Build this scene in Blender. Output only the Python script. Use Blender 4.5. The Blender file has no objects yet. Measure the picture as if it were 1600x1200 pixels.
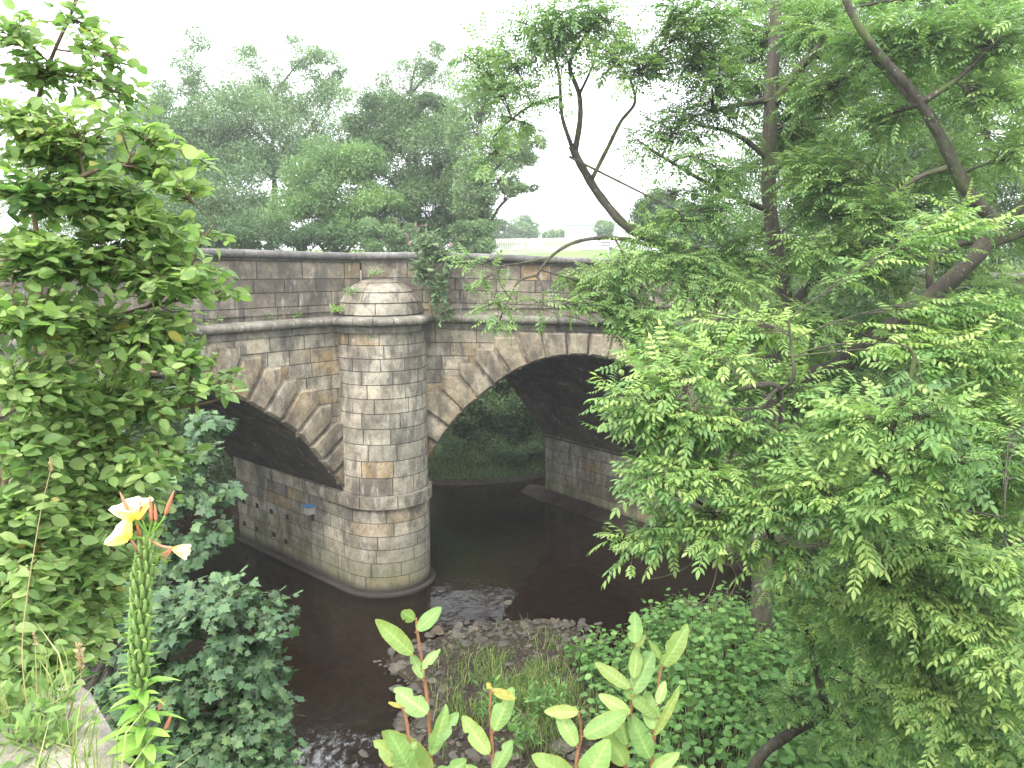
import bpy, math, random
import numpy as np
from mathutils import Vector
R = math.radians
SC = bpy.context.scene
COL = SC.collection
random.seed(7)
rng = np.random.default_rng(11)

# ------------------------------------------------------------------ camera, sky, sun, exposure
EYE = 8.36
F_PX = 1244.4
PITCH = math.atan(200 / F_PX)
cam = bpy.data.objects.new('camera', bpy.data.cameras.new('camera'))
cam.data.lens = 28.0; cam.data.sensor_width = 36.0
cam.data.clip_start = 0.05; cam.data.clip_end = 2500
cam.location = (0, 0, EYE); cam.rotation_euler = (R(90) - PITCH, 0, 0)
COL.objects.link(cam); SC.camera = cam

w = bpy.data.worlds.new('World'); SC.world = w; w.use_nodes = True
nt = w.node_tree; bg = nt.nodes['Background']
sky = nt.nodes.new('ShaderNodeTexSky'); sky.sky_type = 'NISHITA'; sky.sun_disc = False
SUN_EL, SUN_ROT = R(52), R(208)
sky.sun_elevation = SUN_EL; sky.sun_rotation = SUN_ROT
sky.air_density = 1.0; sky.dust_density = 4.0
mix = nt.nodes.new('ShaderNodeMix'); mix.data_type = 'RGBA'; mix.inputs[0].default_value = 0.85
mix.inputs[7].default_value = (10.2, 10.5, 10.9, 1)          # overcast cloud layer
nt.links.new(sky.outputs[0], mix.inputs[6]); nt.links.new(mix.outputs[2], bg.inputs[0])
bg.inputs[1].default_value = 0.14
sl = bpy.data.lights.new('sun', 'SUN'); sl.energy = 1.5; sl.angle = R(14); sl.color = (1, .96, .88)
so = bpy.data.objects.new('sun', sl); COL.objects.link(so)
# sun direction: behind-left of the camera, high, veiled by cloud
so.rotation_euler = (R(38), R(0), R(-28))
SC.view_settings.view_transform = 'Standard'; SC.view_settings.look = 'None'
SC.view_settings.exposure = 1.6; SC.view_settings.gamma = 1.0
SC.cycles.max_bounces = 8; SC.cycles.transparent_max_bounces = 8
SC.cycles.volume_bounces = 0; SC.cycles.volume_step_rate = 20

# ------------------------------------------------------------------ helpers
CP, SP = math.cos(PITCH), math.sin(PITCH)
def P(x, y, D):
    """point at forward distance D seen in direction (x, y) of the 1600x1200 survey frame"""
    u = (x - 800) / F_PX; v = (600 - y) / F_PX
    Y = CP + SP * v; Z = -SP + CP * v
    return np.array([u / Y * D, D, EYE + Z / Y * D])
def V(*a): return np.array(a, float)
def unit(v):
    v = np.asarray(v, float); n = np.linalg.norm(v, axis=-1, keepdims=True); return v / np.maximum(n, 1e-9)

def tag(o, label=None, cat=None, group=None, kind=None):
    if label: o['label'] = label
    if cat: o['category'] = cat
    if group: o['group'] = group
    if kind: o['kind'] = kind
    return o
def thing(name, loc, label, cat, group=None):
    o = bpy.data.objects.new(name, None); o.empty_display_size = .2
    o.location = tuple(loc); COL.objects.link(o); return tag(o, label, cat, group)

class MB:
    """collects polygons with per-vertex tint / warm attributes, links them as one object"""
    def __init__(s): s.v = []; s.t = []; s.w = []; s.ls = []; s.lt = []; s.n = 0; s.smooth = False
    def add(s, verts, faces, tint=.5, warm=0.):
        verts = np.asarray(verts, float).reshape(-1, 3)
        s.v.append(verts); k = len(verts)
        s.t.append(np.broadcast_to(np.asarray(tint, float), (k,)).copy())
        s.w.append(np.broadcast_to(np.asarray(warm, float), (k,)).copy())
        for fc in faces:
            s.ls.append(np.asarray(fc, int) + s.n); s.lt.append(np.array([len(fc)]))
        s.n += k
    def add_inst(s, tv, tf, M, O, tint, warm=None):
        """template verts tv (k,3), faces tf (list), M (n,3,3) columns = axes, O (n,3)"""
        n = len(O); k = len(tv)
        if n == 0: return
        vv = np.einsum('nij,kj->nki', M, tv) + O[:, None, :]
        s.v.append(vv.reshape(-1, 3)); s.t.append(np.repeat(tint, k))
        s.w.append(np.repeat(np.zeros(n) if warm is None else warm, k))
        flat = np.concatenate([np.asarray(f) for f in tf]); cnt = np.array([len(f) for f in tf])
        off = (np.arange(n) * k + s.n)[:, None]
        s.ls.append((flat[None, :] + off).ravel()); s.lt.append(np.tile(cnt, n)); s.n += n * k
    def build(s, name, mat, parent=None, smooth=False):
        me = bpy.data.meshes.new(name)
        v = np.concatenate(s.v) if s.v else np.zeros((0, 3))
        if parent is not None: v = v - np.array(world_loc(parent))
        ls = np.concatenate(s.ls); lt = np.concatenate(s.lt)
        me.vertices.add(len(v)); me.vertices.foreach_set('co', v.astype(np.float32).ravel())
        me.loops.add(len(ls)); me.loops.foreach_set('vertex_index', ls.astype(np.int32))
        me.polygons.add(len(lt)); st = np.concatenate([[0], np.cumsum(lt)[:-1]])
        me.polygons.foreach_set('loop_start', st.astype(np.int32))
        me.polygons.foreach_set('loop_total', lt.astype(np.int32))
        me.polygons.foreach_set('use_smooth', np.full(len(lt), smooth))
        for nm, arr in (('tint', s.t), ('warm', s.w)):
            a = me.attributes.new(nm, 'FLOAT', 'POINT'); a.data.foreach_set('value', np.concatenate(arr).astype(np.float32))
        me.update(calc_edges=True); me.validate()
        me.materials.append(mat)
        o = bpy.data.objects.new(name, me); COL.objects.link(o)
        if parent is not None: o.parent = parent
        return o
def world_loc(o):
    l = Vector(o.location)
    while o.parent is not None: o = o.parent; l += Vector(o.location)
    return l

def box(mb, c, size, rz=0., tint=.5, warm=0., bev=.0):
    sx, sy, sz = [a / 2 for a in size]; b = bev
    pts = []; 
    if b <= 0:
        pts = [(x, y, z) for z in (-sz, sz) for x, y in ((-sx, -sy), (sx, -sy), (sx, sy), (-sx, sy))]
        fs = [(3, 2, 1, 0), (4, 5, 6, 7), (0, 1, 5, 4), (1, 2, 6, 5), (2, 3, 7, 6), (3, 0, 4, 7)]
    else:
        lv = [(-sz, b), (-sz + b, 0), (sz - b, 0), (sz, b)]
        for z, i in lv: pts += [(x, y, z) for x, y in ((-sx + i, -sy + i), (sx - i, -sy + i), (sx - i, sy - i), (-sx + i, sy - i))]
        fs = [(3, 2, 1, 0), (12, 13, 14, 15)] + [(r * 4 + k, r * 4 + (k + 1) % 4, r * 4 + 4 + (k + 1) % 4, r * 4 + 4 + k) for r in range(3) for k in range(4)]
    cz, s_ = math.cos(rz), math.sin(rz)
    mb.add([(c[0] + x * cz - y * s_, c[1] + x * s_ + y * cz, c[2] + z) for x, y, z in pts], fs, tint, warm)

def tube(mb, pts, rad, n=6, tint=.5, cap=True, warm=0.):
    pts = np.asarray(pts, float); m = len(pts)
    rad = np.broadcast_to(np.asarray(rad, float), (m,))
    T = unit(np.gradient(pts, axis=0)); up = V(0, 0, 1)
    if abs(T[0] @ up) > .9: up = V(1, 0, 0)
    a = unit(np.cross(T[0], up)); verts = []
    for i in range(m):
        a = a - T[i] * (a @ T[i]); a = unit(a); b = np.cross(T[i], a)
        th = np.arange(n) * 2 * np.pi / n
        verts.append(pts[i] + rad[i] * (np.cos(th)[:, None] * a + np.sin(th)[:, None] * b))
    fs = [(i * n + k, i * n + (k + 1) % n, (i + 1) * n + (k + 1) % n, (i + 1) * n + k) for i in range(m - 1) for k in range(n)]
    if cap: fs += [tuple(range(n))[::-1], tuple((m - 1) * n + k for k in range(n))]
    mb.add(np.concatenate(verts), fs, tint, warm)

def spline(pts, per=6):
    """Catmull-Rom through pts"""
    p = np.asarray(pts, float); q = np.vstack([2 * p[0] - p[1], p, 2 * p[-1] - p[-2]]); out = []
    for i in range(1, len(q) - 2):
        for t in np.linspace(0, 1, per, endpoint=False):
            a, b, c, d = q[i - 1], q[i], q[i + 1], q[i + 2]
            out.append(.5 * (2 * b + (c - a) * t + (2 * a - 5 * b + 4 * c - d) * t * t + (3 * b - a - 3 * c + d) * t ** 3))
    out.append(p[-1]); return np.array(out)

# ------------------------------------------------------------------ materials
def newmat(name):
    m = bpy.data.materials.new(name); m.use_nodes = True
    return m, m.node_tree, m.node_tree.nodes, m.node_tree.links, m.node_tree.nodes['Principled BSDF']
def ramp(nodes, stops, interp='LINEAR'):
    r = nodes.new('ShaderNodeValToRGB'); cr = r.color_ramp; cr.interpolation = interp
    while len(cr.elements) < len(stops): cr.elements.new(.5)
    for e, (p, c) in zip(cr.elements, stops):
        e.position = p; e.color = (*c, 1) if len(c) == 3 else c
    return r
def noise(nodes, links, scale, detail=4, rough=.6, vec=None, dim='3D'):
    n = nodes.new('ShaderNodeTexNoise'); n.inputs['Scale'].default_value = scale
    n.inputs['Detail'].default_value = detail; n.inputs['Roughness'].default_value = rough
    if vec is not None: links.new(vec, n.inputs['Vector'])
    return n
def mixc(nodes, links, fac, a, b, mode='MIX'):
    m = nodes.new('ShaderNodeMix'); m.data_type = 'RGBA'; m.blend_type = mode
    for sock, val in ((m.inputs[0], fac), (m.inputs[6], a), (m.inputs[7], b)):
        if hasattr(val, 'links'): links.new(val, sock)
        elif isinstance(val, (int, float)): sock.default_value = val
        else: sock.default_value = (*val, 1)
    return m.outputs[2]
def attr(nodes, name):
    a = nodes.new('ShaderNodeAttribute'); a.attribute_name = name; return a.outputs['Fac']

def leaf_mat(name, stops, trans=.35, tcol=(1.05, 1.2, .7), rough=.45, spec=.35):
    m, t, N, L, b = newmat(name)
    r = ramp(N, stops); L.new(attr(N, 'tint'), r.inputs[0])
    g = N.new('ShaderNodeNewGeometry'); nz = noise(N, L, 14, 3, .6, g.outputs['Position'])
    c = mixc(N, L, .35, r.outputs[0], nz.outputs['Fac'], 'OVERLAY')
    # brown / yellow damage on leaves with a high "warm"
    c = mixc(N, L, attr(N, 'warm'), c, (.32, .24, .04))
    L.new(c, b.inputs['Base Color']); b.inputs['Roughness'].default_value = rough
    b.inputs['Specular IOR Level'].default_value = spec
    tr = N.new('ShaderNodeBsdfTranslucent')
    L.new(mixc(N, L, 1.0, c, tcol, 'MULTIPLY'), tr.inputs[0])
    ms = N.new('ShaderNodeMixShader'); ms.inputs[0].default_value = trans
    L.new(b.outputs[0], ms.inputs[1]); L.new(tr.outputs[0], ms.inputs[2])
    L.new(ms.outputs[0], N['Material Output'].inputs[0]); return m

M = {}
M['willow'] = leaf_mat('willow leaves', [(0, (.08, .17, .055)), (.5, (.20, .32, .10)), (1, (.36, .47, .18))], .52)
M['sallow'] = leaf_mat('sallow leaves', [(0, (.13, .23, .07)), (.5, (.24, .36, .12)), (1, (.46, .50, .22))], .4)
M['maple'] = leaf_mat('sycamore leaves', [(0, (.03, .075, .035)), (.6, (.065, .135, .06)), (1, (.13, .22, .09))], .25, rough=.5, spec=.4)
M['ash'] = leaf_mat('ash leaves', [(0, (.06, .14, .05)), (.5, (.16, .29, .09)), (1, (.36, .48, .15))], .42)
M['ashfar'] = leaf_mat('upper ash leaves', [(0, (.07, .15, .055)), (.5, (.16, .28, .095)), (1, (.28, .40, .14))], .42)
M['bgdark'] = leaf_mat('dark hedge leaves', [(0, (.035, .08, .03)), (.6, (.09, .16, .06)), (1, (.17, .26, .10))], .25)
M['bgmid'] = leaf_mat('mid green tree leaves', [(0, (.07, .14, .06)), (.6, (.17, .26, .12)), (1, (.28, .38, .18))], .3)
M['bglight'] = leaf_mat('light green tree leaves', [(0, (.08, .17, .06)), (.6, (.18, .29, .10)), (1, (.32, .43, .17))], .35)
M['knot'] = leaf_mat('knotweed leaves', [(0, (.04, .11, .03)), (.6, (.11, .24, .06)), (1, (.22, .36, .10))], .35)
M['budd'] = leaf_mat('buddleia leaves', [(0, (.06, .12, .06)), (.6, (.13, .21, .10)), (1, (.24, .33, .17))], .3)
M['grass'] = leaf_mat('grass blades', [(0, (.08, .16, .04)), (.6, (.18, .28, .07)), (1, (.42, .40, .18))], .35)
M['straw'] = leaf_mat('dry straw', [(0, (.35, .25, .13)), (1, (.6, .5, .32))], .2, tcol=(1, 1, .8))
M['prim'] = leaf_mat('primrose leaves', [(0, (.13, .28, .05)), (.6, (.24, .42, .08)), (1, (.40, .55, .14))], .35)
M['greenpod'] = leaf_mat('seed pods', [(0, (.16, .27, .08)), (1, (.28, .40, .14))], .25)
M['pink'] = leaf_mat('pink florets', [(0, (.45, .12, .28)), (1, (.75, .35, .52))], .3, tcol=(1.1, 1, 1.1))
M['petal'] = leaf_mat('yellow petals', [(0, (.95, .86, .22)), (1, (.97, .96, .78))], .45, tcol=(1.05, 1.05, .8), spec=.2)
M['bud'] = leaf_mat('orange sepals', [(0, (.50, .19, .12)), (.85, (.60, .27, .14)), (1, (.42, .46, .14))], .2, tcol=(1.1, .9, .7))

def bark_mat(name, c1, c2, moss=.3, scale=9):
    m, t, N, L, b = newmat(name)
    g = N.new('ShaderNodeNewGeometry'); mp = N.new('ShaderNodeMapping'); mp.inputs['Scale'].default_value = (1, 1, .25)
    L.new(g.outputs['Position'], mp.inputs[0])
    n1 = noise(N, L, scale, 6, .7, mp.outputs[0]); r = ramp(N, [(.3, c1), (.7, c2)]); L.new(n1.outputs['Fac'], r.inputs[0])
    n2 = noise(N, L, 2.2, 3, .6, g.outputs['Position']); r2 = ramp(N, [(.5, (0, 0, 0)), (.62, (moss, moss, moss))]); L.new(n2.outputs['Fac'], r2.inputs[0])
    c = mixc(N, L, r2.outputs[0], r.outputs[0], (.07, .10, .02))
    n3 = noise(N, L, 22, 2, .5, g.outputs['Position']); r3 = ramp(N, [(.66, (0, 0, 0)), (.72, (.45, .45, .45))]); L.new(n3.outputs['Fac'], r3.inputs[0])
    c = mixc(N, L, r3.outputs[0], c, (.34, .35, .28))
    L.new(c, b.inputs['Base Color']); b.inputs['Roughness'].default_value = .9
    bp = N.new('ShaderNodeBump'); bp.inputs['Strength'].default_value = 1.0; bp.inputs['Distance'].default_value = .03
    L.new(n1.outputs['Fac'], bp.inputs['Height']); L.new(bp.outputs[0], b.inputs['Normal']); return m
M['bark'] = bark_mat('ash bark', (.02, .017, .012), (.085, .072, .055), .7)
M['barkl'] = bark_mat('pale twig bark', (.14, .12, .08), (.30, .26, .17), .3, 20)
M['barkr'] = bark_mat('reddish stem bark', (.20, .09, .04), (.34, .16, .08), .1, 30)
M['barkw'] = bark_mat('willow bark', (.10, .07, .035), (.20, .14, .08), .2, 30)
M['greenstem'] = bark_mat('green stem', (.16, .26, .06), (.26, .34, .10), .0, 30)

def stone_mat(name, base, algae=1.0, streak=1.0, dark=0.0, ochre=1.0):
    m, t, N, L, b = newmat(name)
    g = N.new('ShaderNodeNewGeometry'); pos = g.outputs['Position']
    r = ramp(N, [(0, (.50 * base[0], .50 * base[1], .52 * base[2])), (.5, base), (1, (1.4 * base[0], 1.38 * base[1], 1.32 * base[2]))])
    L.new(attr(N, 'tint'), r.inputs[0])
    jm = N.new('ShaderNodeMapRange'); jm.inputs[1].default_value = -.1; jm.inputs[2].default_value = -.9; L.new(attr(N, 'tint'), jm.inputs[0])
    nw_ = noise(N, L, 3.3, 5, .7, pos); rw_ = ramp(N, [(.38, (.1, .1, .1)), (.58, (1, 1, 1))]); L.new(nw_.outputs['Fac'], rw_.inputs[0])
    wmul = N.new('ShaderNodeMath'); wmul.operation = 'MULTIPLY'; L.new(attr(N, 'warm'), wmul.inputs[0]); L.new(rw_.outputs[0], wmul.inputs[1])
    c = mixc(N, L, wmul.outputs[0], r.outputs[0], (.42 * ochre, .285 * ochre, .13 * ochre))
    nm = noise(N, L, 5.0, 6, .75, pos); rm_ = ramp(N, [(.34, (.62, .61, .62)), (.5, (1, 1, 1)), (.68, (1.3, 1.28, 1.22))]); L.new(nm.outputs['Fac'], rm_.inputs[0])
    c = mixc(N, L, .8, c, rm_.outputs[0], 'MULTIPLY')
    n1 = noise(N, L, 1.1, 6, .65, pos); rr = ramp(N, [(.36, (.42, .40, .38)), (.56, (1, 1, 1)), (.75, (1.25, 1.22, 1.15))]); L.new(n1.outputs['Fac'], rr.inputs[0])
    c = mixc(N, L, .85, c, rr.outputs[0], 'MULTIPLY')
    n2 = noise(N, L, 26, 5, .75, pos); r2 = ramp(N, [(.3, (.6, .6, .6)), (.7, (1.25, 1.25, 1.25))]); L.new(n2.outputs['Fac'], r2.inputs[0])
    c = mixc(N, L, .8, c, r2.outputs[0], 'MULTIPLY')
    # vertical run-off streaks, pale lime and black soot
    mp = N.new('ShaderNodeMapping'); mp.inputs['Scale'].default_value = (3.2, 3.2, .55); L.new(pos, mp.inputs[0])
    n3 = noise(N, L, 1.9, 4, .6, mp.outputs[0]); r3 = ramp(N, [(.56, (0, 0, 0)), (.70, (.7 * streak,) * 3)]); L.new(n3.outputs['Fac'], r3.inputs[0])
    sb = N.new('ShaderNodeMath'); sb.operation = 'MULTIPLY'; L.new(r3.outputs[0], sb.inputs[0]); rs_ = ramp(N, [(.42, (0, 0, 0)), (.6, (1, 1, 1))]); L.new(nm.outputs['Fac'], rs_.inputs[0]); L.new(rs_.outputs[0], sb.inputs[1])
    c = mixc(N, L, sb.outputs[0], c, (.55, .55, .53))
    mp2 = N.new('ShaderNodeMapping'); mp2.inputs['Scale'].default_value = (2.3, 2.3, .8); mp2.inputs['Location'].default_value = (7, 3, 1); L.new(pos, mp2.inputs[0])
    n4 = noise(N, L, 1.3, 5, .65, mp2.outputs[0]); r4 = ramp(N, [(.49, (0, 0, 0)), (.62, (.72, .72, .72))]); L.new(n4.outputs['Fac'], r4.inputs[0])
    c = mixc(N, L, r4.outputs[0], c, (.085, .078, .068))
    if algae > 0:
        sx = N.new('ShaderNodeSeparateXYZ'); L.new(pos, sx.inputs[0])
        mr = N.new('ShaderNodeMapRange'); mr.inputs[1].default_value = 1.6; mr.inputs[2].default_value = .35; L.new(sx.outputs[2], mr.inputs[0])
        n5 = noise(N, L, 2.5, 4, .6, pos); mm = N.new('ShaderNodeMath'); mm.operation = 'MULTIPLY'; L.new(mr.outputs[0], mm.inputs[0]); L.new(n5.outputs['Fac'], mm.inputs[1])
        c = mixc(N, L, mm.outputs[0], c, (.10 * algae, .105 * algae, .035 * algae))
        mr2 = N.new('ShaderNodeMapRange'); mr2.inputs[1].default_value = .34; mr2.inputs[2].default_value = .12; L.new(sx.outputs[2], mr2.inputs[0])
        c = mixc(N, L, mr2.outputs[0], c, (.05, .042, .035))
    c = mixc(N, L, jm.outputs[0], c, (.06, .053, .045))
    L.new(c, b.inputs['Base Color']); b.inputs['Roughness'].default_value = .92; b.inputs['Specular IOR Level'].default_value = .2
    bp = N.new('ShaderNodeBump'); bp.inputs['Strength'].default_value = .7; bp.inputs['Distance'].default_value = .02
    ad = N.new('ShaderNodeMath'); L.new(n2.outputs['Fac'], ad.inputs[0]); L.new(n1.outputs['Fac'], ad.inputs[1])
    L.new(ad.outputs[0], bp.inputs['Height']); L.new(bp.outputs[0], b.inputs['Normal']); return m
M['ashlar'] = stone_mat('gritstone ashlar', (.37, .33, .265))
M['pier'] = stone_mat('pier ashlar', (.38, .35, .29), streak=1.2)
M['parapet'] = stone_mat('sooty parapet stone', (.26, .225, .185), 0, 1.3)
M['moulding'] = stone_mat('sooty moulded stone', (.22, .205, .17), 0, .6)
M['coping'] = stone_mat('coping stone', (.17, .165, .16), 0, .5)
M['dome'] = stone_mat('domed cap stone', (.31, .285, .235), 0, .5)
M['soffit'] = stone_mat('shade-dark soffit stone', (.085, .075, .06), 1, .8)  # base colour darkened to carry the shade under the arches
M['rock'] = stone_mat('river rock', (.08, .076, .068), 0, .1)
M['rubble'] = stone_mat('rubble wall', (.2, .18, .15), 1, .3)
M['concrete'] = stone_mat('mossy wall coping', (.34, .31, .26), 0, .2, ochre=.5)

def flat(name, col, rough=.6, metal=0):
    m, t, N, L, b = newmat(name); g = N.new('ShaderNodeNewGeometry'); n = noise(N, L, 9, 4, .6, g.outputs['Position'])
    L.new(mixc(N, L, .25, col, n.outputs['Fac'], 'OVERLAY'), b.inputs['Base Color']); b.inputs['Roughness'].default_value = rough
    b.inputs['Metallic'].default_value = metal; return m
M['white'] = flat('white render', (.75, .76, .76)); M['blue'] = flat('blue lid', (.10, .30, .55)); M['wood'] = flat('weathered board', (.45, .42, .38), .8)
M['rust'] = flat('rusted iron', (.07, .035, .02), .9); M['signw'] = flat('sign board', (.7, .73, .78)); M['text'] = flat('sign lettering', (.05, .07, .12))
M['paleroof'] = flat('slate roof', (.30, .31, .34)); M['black'] = flat('hole shade', (.012, .01, .009), 1)

# ------------------------------------------------------------------ terrain and river
def smooth(a, b, x): t = np.clip((x - a) / (b - a), 0, 1); return t * t * (3 - 2 * t)
def vnoise(x, y, s, seed=0):
    x = x / s; y = y / s; xi = np.floor(x); yi = np.floor(y); fx = x - xi; fy = y - yi
    def h(a, b): v = np.sin(a * 127.1 + b * 311.7 + seed * 74.7) * 43758.5453; return v - np.floor(v)
    fx = fx * fx * (3 - 2 * fx); fy = fy * fy * (3 - 2 * fy)
    return (h(xi, yi) * (1 - fx) + h(xi + 1, yi) * fx) * (1 - fy) + (h(xi, yi + 1) * (1 - fx) + h(xi + 1, yi + 1) * fx) * fy
def height(x, y):
    x = np.asarray(x, float); y = np.asarray(y, float)
    n = vnoise(x, y, 1.3) * .5 + vnoise(x, y, .5, 3) * .25 + vnoise(x, y, 4, 5) - .8
    z = np.full(np.broadcast(x, y).shape, -.55) + n * .10
    near = 7.0 - .85 * (y - 1.2) - .12 * np.clip(-x, 0, 3); near = np.minimum(near, 7.1) + n * .12
    leftb = -1.0 + (-x - 8.5 - .30 * (y - 6)) * 1.1
    z = np.maximum(z, near); z = np.maximum(z, np.minimum(leftb, 6.6) + n * .1)
    # gravel shoal below the pier
    dx = (x - .1) / 2.5; dy = (y - 14.3) / 3.1
    dx = dx + .18 * np.sin(y * 1.7) + .3 * (vnoise(x, y, 1.1, 8) - .5)
    sh = .34 * (1 - (dx * dx + dy * dy)); z = np.maximum(z, np.clip(sh, -.6, .13) + n * .07)
    # right bank shelf
    e = np.minimum((x - 1.7 - .25 * np.sin(y)), (15.6 + .12 * x - y)); z = np.maximum(z, np.minimum(-.4 + e * .9, .75) + n * .15)
    rb = (x - 13.5) * .7 - .3; z = np.maximum(z, np.minimum(rb, 7.0) + n * .12)
    # far bank beyond the bridge
    edge = 28.8 + .5 * np.sin(x * .9) + np.clip((x - .8) * .5, 0, 2)
    fb = (y - edge) * .45 - .05; fb = np.minimum(fb, .75) + n * .1
    fb = np.where(y > 34, fb + smooth(34.2, 36.5, y) * 7.3, fb)
    fb = fb + smooth(50, 110, y) * 1.1 + smooth(110, 420, y) * 1.5
    z = np.maximum(z, fb)
    da = (x - 1.15) * -.77 + (y - 27.2) * -.637; db = (x - 1.15) * .637 + (y - 27.2) * -.77
    z = np.where((da > -.4) & (da < 1.6) & (db > -1) & (db < 9), np.maximum(z, .20 - .40 * np.maximum(da, 0) + n * .22), z)
    z = np.where((x < -14) & (y > 14), np.maximum(z, 6.6), z)
    return z
def grid_obj(name, xs, ys, zf, mat):
    X, Y = np.meshgrid(xs, ys); Z = zf(X, Y); nx, ny = len(xs), len(ys)
    mb = MB(); mb.v.append(np.stack([X, Y, Z], -1).reshape(-1, 3)); k = nx * ny
    mb.t.append(np.full(k, .5)); mb.w.append(np.zeros(k)); i = np.arange(ny - 1)[:, None] * nx + np.arange(nx - 1)[None, :]
    q = np.stack([i, i + 1, i + nx + 1, i + nx], -1).reshape(-1, 4); mb.ls.append(q.ravel()); mb.lt.append(np.full(len(q), 4)); mb.n = k
    return mb.build(name, mat, None, True)
m, t, N, L, b = newmat('river banks and fields')
g = N.new('ShaderNodeNewGeometry'); pos = g.outputs['Position']; sx = N.new('ShaderNodeSeparateXYZ'); L.new(pos, sx.inputs[0])
n1 = noise(N, L, 3.5, 6, .7, pos); n2 = noise(N, L, .5, 4, .6, pos)
soil = ramp(N, [(.3, (.018, .014, .010)), (.7, (.055, .043, .03))]); L.new(n1.outputs['Fac'], soil.inputs[0])
gr = ramp(N, [(.3, (.05, .10, .02)), (.7, (.13, .20, .05))]); L.new(n1.outputs['Fac'], gr.inputs[0])
fld = ramp(N, [(.3, (.10, .19, .04)), (.7, (.17, .27, .07))]); L.new(n2.outputs['Fac'], fld.inputs[0])
r = ramp(N, [(.42, (0, 0, 0)), (.56, (1, 1, 1))]); L.new(n2.outputs['Fac'], r.inputs[0])
zg = N.new('ShaderNodeMapRange'); zg.inputs[1].default_value = .25; zg.inputs[2].default_value = .6; L.new(sx.outputs[2], zg.inputs[0])
zm = N.new('ShaderNodeMath'); zm.operation = 'MULTIPLY'; L.new(zg.outputs[0], zm.inputs[0]); L.new(r.outputs[0], zm.inputs[1])
c = mixc(N, L, zm.outputs[0], soil.outputs[0], gr.outputs[0])
mr = N.new('ShaderNodeMapRange'); mr.inputs[1].default_value = 37; mr.inputs[2].default_value = 42; L.new(sx.outputs[1], mr.inputs[0])
c = mixc(N, L, mr.outputs[0], c, fld.outputs[0])
mr = N.new('ShaderNodeMapRange'); mr.inputs[1].default_value = .0; mr.inputs[2].default_value = -.08; L.new(sx.outputs[2], mr.inputs[0])
bed = ramp(N, [(.35, (.035, .022, .010)), (.65, (.15, .095, .05))]); L.new(n1.outputs['Fac'], bed.inputs[0])
c = mixc(N, L, mr.outputs[0], c, bed.outputs[0])
L.new(c, b.inputs['Base Color']); b.inputs['Roughness'].default_value = .95; b.inputs['Specular IOR Level'].default_value = .15
bp = N.new('ShaderNodeBump'); bp.inputs['Strength'].default_value = .8; bp.inputs['Distance'].default_value = .08; L.new(n1.outputs['Fac'], bp.inputs['Height']); L.new(bp.outputs[0], b.inputs['Normal'])
M['ground'] = m
def cat_axis(parts): return np.unique(np.concatenate(parts))
xs = cat_axis([np.linspace(-900, -60, 16), np.linspace(-60, -14, 40), np.arange(-14, 16, .22), np.linspace(16, 60, 40), np.linspace(60, 900, 16)])
ys = cat_axis([np.linspace(-300, -6, 8), np.arange(-6, 38, .22), np.linspace(38, 120, 50), np.linspace(120, 1200, 24)])
tag(grid_obj('ground', xs, ys, height, M['ground']), kind='structure')

m, t, N, L, b = newmat('peaty river water')
g = N.new('ShaderNodeNewGeometry'); pos = g.outputs['Position']; sx = N.new('ShaderNodeSeparateXYZ'); L.new(pos, sx.inputs[0])
lw = N.new('ShaderNodeLayerWeight')
b.inputs['Roughness'].default_value = .5; b.inputs['Specular IOR Level'].default_value = 0
mpw = N.new('ShaderNodeMapping'); mpw.inputs['Scale'].default_value = (1, .6, 1); L.new(pos, mpw.inputs[0])
n1 = noise(N, L, 3.0, 3, .55, mpw.outputs[0]); n2 = noise(N, L, 9.0, 5, .7, mpw.outputs[0]); 
mul = N.new('ShaderNodeMath'); mul.operation = 'MULTIPLY'; L.new(n2.outputs['Fac'], mul.inputs[0]); L.new(attr(N, 'tint'), mul.inputs[1])
mul2 = N.new('ShaderNodeMath'); mul2.operation = 'MULTIPLY'; mul2.inputs[1].default_value = .10; L.new(n1.outputs['Fac'], mul2.inputs[0])
ad = N.new('ShaderNodeMath'); L.new(mul.outputs[0], ad.inputs[0]); L.new(mul2.outputs[0], ad.inputs[1])
bp = N.new('ShaderNodeBump'); bp.inputs['Strength'].default_value = 1.0; bp.inputs['Distance'].default_value = .12; L.new(ad.outputs[0], bp.inputs['Height']); L.new(bp.outputs[0], b.inputs['Normal'])
rf = ramp(N, [(.37, (0, 0, 0)), (.52, (.8, .8, .8))]); L.new(mul.outputs[0], rf.inputs[0])       # pale foam-like colour painted for sky sparkle on the riffles
L.new(mixc(N, L, rf.outputs[0], (.014, .008, .004), (.26, .27, .28)), b.inputs['Base Color'])
tr = N.new('ShaderNodeBsdfTransparent'); tr.inputs[0].default_value = (.34, .25, .14, 1)
inv = N.new('ShaderNodeMath'); inv.operation = 'MULTIPLY_ADD'; inv.inputs[1].default_value = -.5; inv.inputs[2].default_value = .5; L.new(rf.outputs[0], inv.inputs[0])
ms = N.new('ShaderNodeMixShader'); L.new(inv.outputs[0], ms.inputs[0]); L.new(b.outputs[0], ms.inputs[1]); L.new(tr.outputs[0], ms.inputs[2])
gl = N.new('ShaderNodeBsdfGlossy'); gl.inputs['Roughness'].default_value = .05; L.new(bp.outputs[0], gl.inputs['Normal'])
fr = N.new('ShaderNodeFresnel'); fr.inputs[0].default_value = 1.33; L.new(bp.outputs[0], fr.inputs['Normal'])
mg = N.new('ShaderNodeMixShader'); L.new(fr.outputs[0], mg.inputs[0]); L.new(ms.outputs[0], mg.inputs[1]); L.new(gl.outputs[0], mg.inputs[2]); L.new(mg.outputs[0], N['Material Output'].inputs[0])
M['water'] = m
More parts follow.
